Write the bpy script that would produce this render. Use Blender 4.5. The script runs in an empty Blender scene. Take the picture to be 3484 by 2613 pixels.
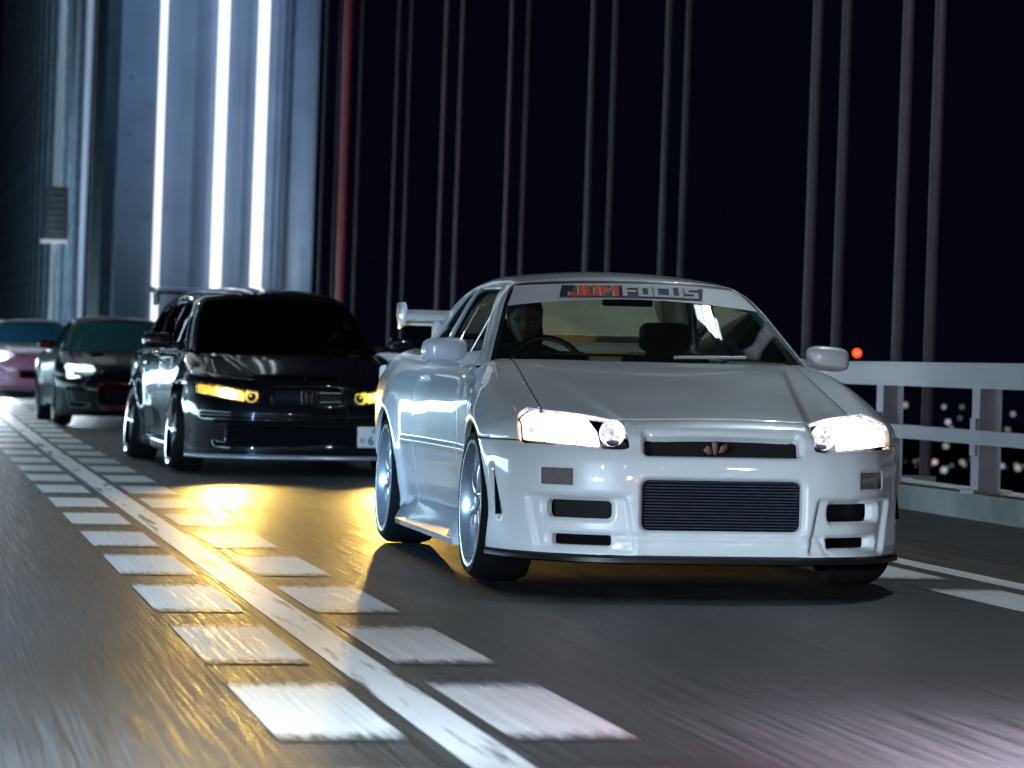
import bpy, bmesh, math, random
import numpy as np
from mathutils import Vector, Matrix
random.seed(7); np.random.seed(7)
sc = bpy.context.scene
R = math.radians
# ------------------------------------------------------------------ camera
F_PX, CAM_H, PITCH, ROLL = 3152.0, 0.9275, 0.00675, 0.0225
cam = bpy.data.cameras.new('camera'); camo = bpy.data.objects.new('camera', cam)
sc.collection.objects.link(camo); sc.camera = camo
cam.sensor_width = 36; cam.lens = F_PX / 1024 * 36; cam.clip_start = .1; cam.clip_end = 3000
_r, _u, _f = Vector((1, 0, 0)), Vector((0, math.sin(PITCH), math.cos(PITCH))), Vector((0, math.cos(PITCH), -math.sin(PITCH)))
_R = _r * math.cos(ROLL) + _u * math.sin(ROLL); _U = -_r * math.sin(ROLL) + _u * math.cos(ROLL)
camo.matrix_world = Matrix(((_R.x, _U.x, -_f.x, 0), (_R.y, _U.y, -_f.y, 0), (_R.z, _U.z, -_f.z, CAM_H), (0, 0, 0, 1)))
cam.dof.use_dof = True; cam.dof.focus_distance = 13.2; cam.dof.aperture_fstop = 4.8
# ------------------------------------------------------------------ world, exposure
w = bpy.data.worlds.new('World'); sc.world = w; w.use_nodes = True
nt = w.node_tree; bg = nt.nodes['Background']
sky = nt.nodes.new('ShaderNodeTexSky'); sky.sky_type = 'NISHITA'; sky.sun_disc = False
sky.sun_elevation = R(-4); sky.sun_rotation = R(200)
mxw = nt.nodes.new('ShaderNodeVectorMath'); mxw.operation = 'ADD'; mxw.inputs[1].default_value = (.016, .022, .080)   # night glow over the city
nt.links.new(sky.outputs[0], mxw.inputs[0]); nt.links.new(mxw.outputs[0], bg.inputs[0]); bg.inputs[1].default_value = 0.05
sc.view_settings.view_transform = 'Standard'; sc.view_settings.look = 'None'
sc.view_settings.exposure = 0; sc.view_settings.gamma = 1; sc.view_settings.use_curve_mapping = False
sc.render.engine = 'CYCLES'
cy = sc.cycles; cy.use_denoising = True; cy.max_bounces = 8; cy.transparent_max_bounces = 16
cy.sample_clamp_indirect = 4; cy.sample_clamp_direct = 0; cy.caustics_reflective = False; cy.caustics_refractive = False
cy.filter_width = 1.5
PHI = R(10.9); CP, SP = math.cos(PHI), math.sin(PHI)
def zroad(s):
    if s < 18: return 0.0
    if s < 60: return .00016 * (s - 18) ** 2
    return .00016 * 42 ** 2 + .01344 * (s - 60)
def RD(p, s, z=0.0):
    return Vector((p * CP - s * SP, p * SP + s * CP + 7.21, z + zroad(s)))
def lamp(kind, name, loc, target, power, color, size=.2, size_y=None, angle=60, blend=.5):
    l = bpy.data.lights.new(name, kind); l.energy = power; l.color = color
    if kind == 'AREA':
        l.shape = 'RECTANGLE'; l.size = size; l.size_y = size_y or size
    else: l.shadow_soft_size = size
    if kind == 'SPOT': l.spot_size = R(angle); l.spot_blend = blend
    o = bpy.data.objects.new(name, l); sc.collection.objects.link(o); o.location = loc
    o.rotation_euler = (Vector(target) - Vector(loc)).to_track_quat('-Z', 'Y').to_euler()
    return o
COOL = (.80, .92, 1.0)
# one reflected street lamp, then lamps added to fill front and side (fixtures are built further down) - (p, s, height, power)
STREET = [(5.2, 11.1, 8.4, 360, 1), (5.2, -17, 8.4, 330, 1), (-2.2, 34, 8.5, 500, -1), (-2.2, 72, 8.5, 700, -1)]
for p, s, h, e, _sd in STREET:
    lamp('AREA', 'street_and_fill_light', RD(p, s, h - .12), RD(p + .5, s, 0), e, (.76, .91, 1.0), .34, .16)
# bodiless spots near the camera: an added front fill, then inferred vehicle lamps
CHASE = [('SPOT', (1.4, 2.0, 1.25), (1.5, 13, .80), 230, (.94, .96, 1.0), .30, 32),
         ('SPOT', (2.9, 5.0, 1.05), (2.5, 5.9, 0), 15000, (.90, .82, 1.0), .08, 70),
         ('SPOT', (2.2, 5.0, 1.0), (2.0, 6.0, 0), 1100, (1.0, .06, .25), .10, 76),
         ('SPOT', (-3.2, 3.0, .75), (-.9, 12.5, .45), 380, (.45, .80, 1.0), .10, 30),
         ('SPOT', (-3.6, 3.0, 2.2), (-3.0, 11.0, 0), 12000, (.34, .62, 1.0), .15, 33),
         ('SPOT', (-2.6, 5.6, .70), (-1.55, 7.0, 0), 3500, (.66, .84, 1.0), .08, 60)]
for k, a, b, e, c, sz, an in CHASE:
    lamp(k, 'vehicle_and_fill_spot', a, b, e, c, sz, angle=an, blend=.35 if k == 'SPOT' and b[1] < 6.5 else .8)
for x_ in (.9, 2.1): lamp('SPOT', 'vehicle_tail_lamp_glint', (x_, 1.2, .95), (-1.5, 24, .4), 60, (1, .05, .03), .09, angle=30)
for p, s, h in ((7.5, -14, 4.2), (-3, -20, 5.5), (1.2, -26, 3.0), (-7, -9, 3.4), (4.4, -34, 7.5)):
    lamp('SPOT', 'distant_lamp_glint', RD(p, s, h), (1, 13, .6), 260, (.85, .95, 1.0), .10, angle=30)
# ------------------------------------------------------------------ object helpers
col = sc.collection
def tag(o, label=None, cat=None, group=None, kind=None):
    if label: o['label'] = label
    if cat: o['category'] = cat
    if group: o['group'] = group
    if kind: o['kind'] = kind
    return o
def empty(name, M, label=None, cat=None, group=None):
    o = bpy.data.objects.new(name, None); col.objects.link(o); o.matrix_world = M; o.empty_display_size = .2
    return tag(o, label, cat, group)
def link(name, me, mat=None, parent=None):
    o = bpy.data.objects.new(name, me); col.objects.link(o)
    if mat is not None and not me.materials:
        for m in (mat if isinstance(mat, (list, tuple)) else [mat]): me.materials.append(m)
    if parent is not None: o.parent = parent
    return o
def mesh(name, V, Fc, mat=None, parent=None, smooth=False, auto=None):
    me = bpy.data.meshes.new(name); me.from_pydata([tuple(map(float, v)) for v in V], [], [tuple(map(int, f)) for f in Fc]); me.update()
    if smooth: me.polygons.foreach_set('use_smooth', [True] * len(me.polygons))
    if auto: me.set_sharp_from_angle(angle=R(auto))
    return link(name, me, mat, parent)
class MB:
    """collects simple solids and links them as one mesh"""
    def __init__(s): s.v = []; s.f = []; s.sm = []
    def add(s, V, Fc, sm=False):
        n = len(s.v); s.v += [tuple(v) for v in V]; s.f += [tuple(i + n for i in f) for f in Fc]; s.sm += [sm] * len(Fc); return s
    def box(s, a, b, M=None):
        x0, y0, z0 = a; x1, y1, z1 = b
        V = [(x0, y0, z0), (x1, y0, z0), (x1, y1, z0), (x0, y1, z0), (x0, y0, z1), (x1, y0, z1), (x1, y1, z1), (x0, y1, z1)]
        if M: V = [tuple(M @ Vector(v)) for v in V]
        return s.add(V, [(0, 3, 2, 1), (4, 5, 6, 7), (0, 1, 5, 4), (1, 2, 6, 5), (2, 3, 7, 6), (3, 0, 4, 7)])
    def prism(s, poly, depth, f):
        """poly 2D, f(a,b,d)->3D"""
        n = len(poly); V = [f(a, b, 0) for a, b in poly] + [f(a, b, depth) for a, b in poly]
        return s.add(V, [tuple(range(n)), tuple(range(2 * n - 1, n - 1, -1))] + [(i, i + n, (i + 1) % n + n, (i + 1) % n) for i in range(n)])
    def tube(s, pts, r, n=10, cap=True):
        pts = [Vector(p) for p in pts]; rr = r if hasattr(r, '__len__') else [r] * len(pts); V = []; Fc = []
        for i, p in enumerate(pts):
            d = (pts[min(i + 1, len(pts) - 1)] - pts[max(i - 1, 0)]).normalized()
            a = d.orthogonal() if abs(d.z) > .95 else d.cross(Vector((0, 0, 1)))
            a.normalize(); b = d.cross(a)
            for k in range(n):
                t = 2 * math.pi * k / n; V.append(p + (a * math.cos(t) + b * math.sin(t)) * rr[i])
        for i in range(len(pts) - 1):
            for k in range(n):
                Fc.append((i * n + k, i * n + (k + 1) % n, (i + 1) * n + (k + 1) % n, (i + 1) * n + k))
        if cap: Fc += [tuple(range(n - 1, -1, -1)), tuple(range((len(pts) - 1) * n, len(pts) * n))]
        return s.add(V, Fc, True)
    def lathe(s, prof, M, n=48, a0=0, a1=2 * math.pi):
        """prof [(radius, axial)], axis = local X of M"""
        full = abs(a1 - a0 - 2 * math.pi) < 1e-6; m = n if full else n + 1; V = []; Fc = []
        for r, x in prof:
            for k in range(m):
                t = a0 + (a1 - a0) * k / n; V.append(M @ Vector((x, r * math.cos(t), r * math.sin(t))))
        for i in range(len(prof) - 1):
            for k in range(n): Fc.append((i * m + k, i * m + (k + 1) % m, (i + 1) * m + (k + 1) % m, (i + 1) * m + k))
        return s.add(V, Fc, True)
    def build(s, name, mat=None, parent=None, auto=40, bevel=0, seg=2):
        me = bpy.data.meshes.new(name); me.from_pydata([tuple(map(float, v)) for v in s.v], [], s.f); me.update()
        me.polygons.foreach_set('use_smooth', s.sm if not bevel else [True] * len(s.f))
        if auto: me.set_sharp_from_angle(angle=R(auto))
        o = link(name, me, mat, parent)
        if bevel:
            bm = bmesh.new(); bm.from_mesh(me); bmesh.ops.recalc_face_normals(bm, faces=bm.faces)
            es = [e for e in bm.edges if len(e.link_faces) == 2 and e.calc_face_angle(0) > R(25)]
            bmesh.ops.bevel(bm, geom=es, offset=bevel, segments=seg, profile=.5, affect='EDGES', clamp_overlap=True)
            bm.to_mesh(me); bm.free(); me.polygons.foreach_set('use_smooth', [True] * len(me.polygons)); me.set_sharp_from_angle(angle=R(50))
        return o
# ------------------------------------------------------------------ materials
MATS = {}
def mat(name, color, rough=.5, metal=0, coat=0, emit=None, es=0, spec=.5, noise=0, nscale=8, stretch=(1, 1, 1), bump=0, rnoise=0, coat_rough=.03):
    m = bpy.data.materials.new(name); m.use_nodes = True; t = m.node_tree; b = t.nodes['Principled BSDF']
    b.inputs['Base Color'].default_value = (*color, 1); b.inputs['Roughness'].default_value = rough
    b.inputs['Metallic'].default_value = metal; b.inputs['Coat Weight'].default_value = coat; b.inputs['Coat Roughness'].default_value = coat_rough
    b.inputs['Specular IOR Level'].default_value = spec
    if emit: b.inputs['Emission Color'].default_value = (*emit, 1); b.inputs['Emission Strength'].default_value = es
    if noise or bump or rnoise:
        tc = t.nodes.new('ShaderNodeTexCoord'); mp = t.nodes.new('ShaderNodeMapping'); mp.inputs['Scale'].default_value = stretch
        n = t.nodes.new('ShaderNodeTexNoise'); n.inputs['Scale'].default_value = nscale; n.inputs['Detail'].default_value = 6
        t.links.new(tc.outputs['Object'], mp.inputs[0]); t.links.new(mp.outputs[0], n.inputs['Vector'])
        if noise:
            r = t.nodes.new('ShaderNodeMapRange'); r.inputs[1].default_value = .3; r.inputs[2].default_value = .7
            r.inputs[3].default_value = 1 - noise; r.inputs[4].default_value = 1 + noise
            x = t.nodes.new('ShaderNodeVectorMath'); x.operation = 'SCALE'; x.inputs[0].default_value = color
            t.links.new(n.outputs[0], r.inputs[0]); t.links.new(r.outputs[0], x.inputs['Scale']); t.links.new(x.outputs[0], b.inputs['Base Color'])
        if rnoise:
            r2 = t.nodes.new('ShaderNodeMapRange'); r2.inputs[1].default_value = .3; r2.inputs[2].default_value = .7
            r2.inputs[3].default_value = max(0, rough - rnoise); r2.inputs[4].default_value = min(1, rough + rnoise)
            t.links.new(n.outputs[0], r2.inputs[0]); t.links.new(r2.outputs[0], b.inputs['Roughness'])
        if bump:
            bp = t.nodes.new('ShaderNodeBump'); bp.inputs['Strength'].default_value = bump; bp.inputs['Distance'].default_value = .01
            t.links.new(n.outputs[0], bp.inputs['Height']); t.links.new(bp.outputs[0], b.inputs['Normal'])
    MATS[name] = m; return m
def glass(name, tint, ior=1.5, haze=0.0, hcol=(.5, .6, .6), rough=.0, thru=False):
    m = bpy.data.materials.new(name); m.use_nodes = True; t = m.node_tree; t.nodes.clear()
    out = t.nodes.new('ShaderNodeOutputMaterial'); mx = t.nodes.new('ShaderNodeMixShader'); fr = t.nodes.new('ShaderNodeFresnel')
    fr.inputs[0].default_value = ior; tr = t.nodes.new('ShaderNodeBsdfTransparent'); tr.inputs[0].default_value = (*tint, 1)
    gl = t.nodes.new('ShaderNodeBsdfGlossy'); gl.inputs['Roughness'].default_value = rough
    t.links.new(fr.outputs[0], mx.inputs[0]); t.links.new(gl.outputs[0], mx.inputs[2]); t.links.new(mx.outputs[0], out.inputs[0])
    if haze:
        df = t.nodes.new('ShaderNodeBsdfTranslucent' if thru else 'ShaderNodeBsdfDiffuse'); df.inputs[0].default_value = (*hcol, 1); m2 = t.nodes.new('ShaderNodeMixShader'); m2.inputs[0].default_value = haze
        t.links.new(tr.outputs[0], m2.inputs[1]); t.links.new(df.outputs[0], m2.inputs[2]); t.links.new(m2.outputs[0], mx.inputs[1])
    else: t.links.new(tr.outputs[0], mx.inputs[1])
    return m
M_WHITE = mat('white_paint', (.71, .735, .76), .35, 0, 1, rnoise=.05, nscale=3, coat_rough=.04)
M_BLACK = mat('black_paint', (.004, .004, .005), .3, 0, 1, spec=.05, rnoise=.05, nscale=3, coat_rough=.035)
M_NAVY = mat('dark_paint', (.001, .003, .004), .3, 0, .2, spec=.05, coat_rough=.03)
M_SILVER = mat('silver_paint', (.45, .45, .48), .3, .5, 1)
M_TRIM = mat('black_trim', (.006, .006, .007), .4, spec=.3, noise=.3, nscale=30)
M_RUB = mat('rubber', (.006, .006, .007), .8, spec=.15, noise=.2, nscale=40, bump=.2)
M_RIM = mat('rim_metal', (.60, .64, .68), .25, .7, noise=.1, nscale=20)
M_LIP = mat('polished_lip', (.75, .72, .70), .10, 1, rnoise=.05, nscale=15)
M_RIMD = mat('dark_rim', (.03, .03, .035), .3, .6)
M_CHROME = mat('chrome', (.8, .8, .82), .06, 1)
M_WELL = mat('liner', (.003, .003, .004), .9, spec=.1)
M_IC = mat('intercooler_metal', (.002, .003, .006), .6, 0, spec=.05, noise=.3, nscale=60)
M_MESH = mat('duct_mesh', (.004, .005, .007), .6, 0, spec=.2, noise=.5, nscale=150)
M_DASH = mat('interior_plastic', (.02, .022, .024), .6, noise=.2, nscale=30)
M_SEAT = mat('seat_fabric', (.03, .032, .038), .85, noise=.3, nscale=60)
M_TRIML = mat('interior_light_trim', (.55, .54, .46), .8, noise=.15, nscale=6)
M_LAMPL = mat('frosted_marker_lens', (.16, .13, .14), .15, 0, 1, noise=.15, nscale=30)
M_GLASS = glass('windshield_glass', (.80, .93, .92), 1.5, haze=.015)
M_SIDEG = glass('side_glass', (.55, .65, .65), 1.5)
M_TINT = glass('limo_tint_glass', (.01, .012, .008), 1.45)
M_REARG = glass('rear_glass', (.6, .65, .6), 1.5, haze=.5, hcol=(.85, .82, .62), thru=True)
M_LENS = glass('headlamp_lens', (.96, .96, .98), 1.5)
M_SKIN = mat('skin', (.42, .26, .19), .5, noise=.08, nscale=20)
M_HAIR = mat('hair', (.012, .010, .010), .5, bump=.5, nscale=60, stretch=(1, 1, 6))
M_SHIRT = mat('dark_shirt', (.02, .022, .03), .9, noise=.2, nscale=40, bump=.3)
M_ORANGE = mat('orange_print', (.80, .07, .01), .6, spec=.1)
M_PBLACK = mat('black_print', (.008, .010, .016), .7, spec=.1)
M_PGREY = mat('white_print', (.62, .64, .68), .6, spec=.1)
M_PGSH = mat('grey_print', (.10, .11, .15), .7, spec=.1)
M_BANNER = mat('white_vinyl', (.56, .58, .63), .5, 0, 0, spec=.2, noise=.03, nscale=8)
# ------------------------------------------------------------------ implicit car bodies, cut into panels
def C(xs, ys):
    xs = np.array(xs, float); ys = np.array(ys, float)
    if xs[0] > xs[-1]: xs = xs[::-1]; ys = ys[::-1]
    d = np.diff(ys) / np.diff(xs); m = np.empty_like(ys); m[0] = d[0]; m[-1] = d[-1]
    m[1:-1] = np.where(d[:-1] * d[1:] > 0, 2 * d[:-1] * d[1:] / (d[:-1] + d[1:] + 1e-12), 0)
    def f(x):
        x = np.clip(x, xs[0], xs[-1]); i = np.clip(np.searchsorted(xs, x, side='right') - 1, 0, len(xs) - 2)
        h = xs[i + 1] - xs[i]; t = (x - xs[i]) / h
        return ((2*t**3-3*t*t+1)*ys[i]+(t**3-2*t*t+t)*h*m[i]+(-2*t**3+3*t*t)*ys[i+1]+(t**3-t*t)*h*m[i+1])
    return f
def smax(a, b, k):
    h = np.clip(.5 - .5 * (b - a) / k, 0, 1); return b * (1 - h) + a * h + k * h * (1 - h)
def smin(a, b, k): return -smax(-a, -b, k)
def sst(e0, e1, x):
    t = np.clip((x - e0) / (e1 - e0), 0, 1); return t * t * (3 - 2 * t)
def cast(fn, O, D, tmax=3.0):
    """first zero crossing along rays, starting outside"""
    sh = D.shape[:-1]; O = np.broadcast_to(O, D.shape).reshape(-1, 3); D = D.reshape(-1, 3)
    t = np.zeros(len(D)); a = t.copy(); act = np.ones(len(D), bool)
    for _ in range(260):
        P = O[act] + t[act, None] * D[act]; f = fn(P[:, 0], P[:, 1], P[:, 2]); idx = np.where(act)[0]
        hit = f < 0; a[idx[~hit]] = t[idx[~hit]]
        t[idx[~hit]] += np.maximum(f[~hit] * .5, .004)
        act[idx[hit]] = False; act[t > tmax] = False
        if not act.any(): break
    b = t.copy()
    for _ in range(16):
        m = (a + b) / 2; P = O + m[:, None] * D; f = fn(P[:, 0], P[:, 1], P[:, 2]); i = f < 0
        b = np.where(i, m, b); a = np.where(i, a, m)
    return (O + b[:, None] * D).reshape(*sh, 3)
def grad(fn, P, e=.0015):
    g = np.stack([fn(*(np.moveaxis(P + e * np.eye(3)[k], -1, 0))) - fn(*(np.moveaxis(P - e * np.eye(3)[k], -1, 0))) for k in range(3)], -1)
    return g / (np.linalg.norm(g, axis=-1, keepdims=True) + 1e-9)
def rbox(x, z, cx, cz, hx, hz, r, lean=0):
    """signed distance to a rounded rectangle, negative inside; lean shifts x with z"""
    x = x - cx - lean * (z - cz); z = z - cz
    qx = np.abs(x) - hx + r; qz = np.abs(z) - hz + r
    return np.hypot(np.maximum(qx, 0), np.maximum(qz, 0)) + np.minimum(np.maximum(qx, qz), 0) - r
def segd(x, z, a, b):
    ax, az = a; bx, bz = b; dx, dz = bx - ax, bz - az; t = np.clip(((x - ax) * dx + (z - az) * dz) / (dx * dx + dz * dz), 0, 1)
    return np.hypot(x - ax - t * dx, z - az - t * dz)
def panel(name, P, N, S, m, parent, skirt=.02, bev=.0012, off=0.0, flip=False):
    """clip a grid of surface points to S>0 (marching squares) and link it with a folded-in edge"""
    ni, nj = S.shape; P = P - N * off
    idx = -np.ones((ni, nj), int); ins = S > 0; idx[ins] = np.arange(ins.sum())
    V = list(P[ins]); NN = list(N[ins]); full = ins[:-1, :-1] & ins[1:, :-1] & ins[1:, 1:] & ins[:-1, 1:]
    a = idx[:-1, :-1][full]; b = idx[1:, :-1][full]; c = idx[1:, 1:][full]; d = idx[:-1, 1:][full]
    Fc = [tuple(q) for q in np.stack([a, b, c, d], 1).tolist()]
    cross = {}; bnd = []
    anyin = ins[:-1, :-1] | ins[1:, :-1] | ins[1:, 1:] | ins[:-1, 1:]
    for i, j in zip(*np.where(anyin & ~full)):
        cs = [(i, j), (i + 1, j), (i + 1, j + 1), (i, j + 1)]; poly = []; xs = []
        for k in range(4):
            p, q = cs[k], cs[(k + 1) % 4]
            if ins[p]: poly.append(idx[p])
            if ins[p] != ins[q]:
                key = (p, q) if p < q else (q, p)
                if key not in cross:
                    sa, sb = S[key[0]], S[key[1]]; t = min(.97, max(.03, sa / (sa - sb)))
                    n = N[key[0]] * (1 - t) + N[key[1]] * t; n /= np.linalg.norm(n) + 1e-9
                    cross[key] = len(V); V.append(P[key[0]] * (1 - t) + P[key[1]] * t - n * bev); NN.append(n)
                poly.append(cross[key]); xs.append((cross[key], bool(ins[p])))
        if len(poly) >= 3: Fc.append(tuple(poly))
        for k in range(len(xs)):
            u, v = xs[k], xs[(k + 1) % len(xs)]
            if u[1] and not v[1] : bnd.append((u[0], v[0]))
    for e in range(nj - 1):
        if ins[0, e] and ins[0, e + 1]: bnd.append((idx[0, e + 1], idx[0, e]))
        if ins[-1, e] and ins[-1, e + 1]: bnd.append((idx[-1, e], idx[-1, e + 1]))
    if skirt:
        low = {}; top = {}
        for u, v in bnd:
            for q in (u, v):
                if q not in low:
                    top[q] = len(V); V.append(V[q]); low[q] = len(V); V.append(V[q] - NN[q] * skirt)
            Fc.append((top[u], low[u], low[v], top[v]))
    if not Fc: print('empty panel', name); return None
    sgn = 0.0; VA = np.array(V); NA = np.array(NN)
    for f in Fc[:400:7]:
        if max(f) < len(NA): sgn += float(np.dot(np.cross(VA[f[1]] - VA[f[0]], VA[f[2]] - VA[f[0]]), NA[f[0]]))
    if sgn < 0: Fc = [tuple(reversed(f)) for f in Fc]
    return mesh(name, V, Fc, m, parent, True)
def shape(sp):
    W, T, Fp, L, H, XE = (C(*sp[k]) for k in ('W', 'T', 'F', 'L', 'H', 'XE')); wb, wz = sp['wb'], sp['wz']; tail = sp['tail']
    RF, BK = C(*sp['roof']), C(*sp['back']); hb, tm, zb = sp['belt']; wy, wsl, wcv = sp['ws']; fl = sp.get('flare', (.020, .026)); kt = sp.get('kside', .09)
    crease = sp.get('crease', .012)
    def body(x, y, z):
        ax = np.sqrt(x * x + 1e-5); r1 = np.hypot(y, z - wz); r2 = np.hypot(y + wb, z - wz)
        Wd = W(y) - T(z) + fl[0] * np.exp(-(np.maximum(r1 - .37, 0) / .06) ** 2) + fl[1] * np.exp(-(np.maximum(r2 - .37, 0) / .07) ** 2)
        side = ax - Wd; front = (y - (Fp(ax) + L(z))) * .75
        Hh = H(y) - (.012 + .026 * sst(-.45, .4, y)) * (ax / .62) ** 2 - crease * sst(-.5, -.15, y) * sst(-.018, .018, ax - XE(y)) + .012 * np.exp(-((ax - .76) / .06) ** 2) * sst(-.7, -.2, y)
        f = smax(side, z - Hh, kt); f = smax(f, front, .045)
        return smax(f, (-tail - y) + .75 * np.maximum(ax - .5, 0) ** 2, .12)
    def top(x, y, z):
        ax = np.sqrt(x * x + 1e-5); zc = np.maximum(z, zb - .03)
        Wg = hb - tm * (zc - zb) - .12 * np.maximum(z - zb - .27, 0) - sp.get('taper', .025) * ((y + 1.5) / 1.2) ** 2 * (y < -1.5) - .02 * (np.maximum(y, -1.9) + 1.2) ** 2
        side = (ax - Wg) * .9; tp = z - (RF(y) - .05 * (ax / .56) ** 2)
        ws = (y - (wy - (z - zb - .02) * wsl - wcv * ax * ax)) / math.hypot(1, wsl); bk = ((BK(z) + .2 * ax * ax) - y) * .45
        f = smax(side, tp, .07); f = smax(f, ws, .035); f = smax(f, bk, .05)
        return np.maximum(f, zb - .07 - z)
    return body, top
def sph_grid(fn, c, az0, az1, el0, el1, step, tmax=3.2):
    az = np.radians(np.arange(az0, az1 + step / 2, step)); el = np.radians(np.arange(el0, el1 + step / 2, step))
    A, E = np.meshgrid(az, el, indexing='ij'); D = np.stack([np.sin(A) * np.cos(E), np.cos(A) * np.cos(E), np.sin(E)], -1)
    far = np.array(c) + D * tmax; P = cast(fn, far, -D, tmax); return P, grad(fn, P)
def loaf_grid(fn, y0, y1, dy, a0, a1, da, zc):
    ys = np.arange(y0, y1 + dy / 2, dy); an = np.radians(np.arange(a0, a1 + da / 2, da)); Y, A = np.meshgrid(ys, an, indexing='ij')
    D = np.stack([np.cos(A), 0 * A, np.sin(A)], -1); O = np.stack([0 * A, Y, 0 * A + zc], -1) + D * 1.4
    P = cast(fn, O, -D, 1.4); return P, grad(fn, P)
def wheel(parent, side, y, z, xo, rt, rr, wid, spokes, m_sp, m_lip, camber=0, steer=0, kind='six'):
    """one wheel with tyre, rim, spokes; xo = outer face x (unsigned)"""
    s = side; w = bpy.data.objects.new('wheel', None); col.objects.link(w); w.parent = parent
    w.location = (s * (xo - wid / 2), y, z); w.rotation_euler = (0, -s * camber, steer)
    Mx = Matrix.Diagonal((s, 1, 1, 1)); h = wid / 2
    t = MB(); t.lathe([(rr - .02, h - .012), (rr + .004, h - .002), (rr + (rt - rr) * .45, h + .004), (rt - .018, h - .010), (rt - .004, h - .03), (rt, h - .06), (rt, -h + .06), (rt - .018, -h + .01), (rr, -h)], Mx, 64)
    for g in (-.05, .0, .05): t.lathe([(rt + .0005, g - .006), (rt - .007, g), (rt + .0005, g + .006)], Mx, 64)
    t.build('tyre', M_RUB, w, auto=50)
    r = MB(); r.lathe([(rr + .006, h - .004), (rr + .002, h + .004), (rr - .012, h + .002), (rr - .020, h - .012), (rr - .030, h - .05), (rr - .034, -h + .02)], Mx, 64); r.build('rim', m_lip, w, auto=50)
    b = MB(); b.lathe([(.02, h - .10), (.155, h - .10), (.155, h - .125), (.02, h - .125)], Mx, 32); b.build('brake_disc', M_RIMD, w)
    b = MB(); b.lathe([(.0, h - .13), (rr - .03, h - .13)], Mx, 24); b.build('inner_barrel', M_WELL, w)
    c = MB(); c.lathe([(.001, h - .018), (.03, h - .02), (.036, h - .03), (.075, h - .036), (.08, h - .07)], Mx, 24); c.build('hub', m_sp, w, auto=50)
    L = rr - .02
    def sp_mesh(a):
        q = MB(); ca, sa = math.cos(a), math.sin(a)
        def F(u, v, d): return (s * (h - .030 - d + .012 * math.sin(u / L * 3.1) - .012 * (u / L)), u * ca - v * sa, u * sa + v * ca)
        if kind == 'six': poly = [(.05, -.024), (L * .5, -.016), (L * .8, -.018), (L, -.034), (L, .034), (L * .8, .018), (L * .5, .016), (.05, .024)]
        else: poly = [(.05, -.014), (L * .6, -.009), (L, -.012), (L, .012), (L * .6, .009), (.05, .014)]
        q.prism(poly, .028, F); return q
    for k in range(spokes):
        sp_mesh(2 * math.pi * k / spokes + .35).build('spoke', m_sp, w, bevel=.004)
    for k in range(5):
        a = k * 2 * math.pi / 5; q = MB(); q.lathe([(.0, h - .024), (.008, h - .024), (.009, h - .036)], Matrix.Translation((0, .055 * math.cos(a), .055 * math.sin(a))) @ Mx, 8); q.build('wheel_nut', M_CHROME, w)
    return w
def liner(parent, side, y, z, r, x0, x1):
    q = MB(); q.lathe([(r, x0), (r, x1), (.02, x1)], Matrix.Diagonal((side, 1, 1, 1)), 24, -.5, math.pi + .5)
    o = q.build('wheel_well', M_WELL, parent); o.location = (0, y, z); return o
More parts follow.
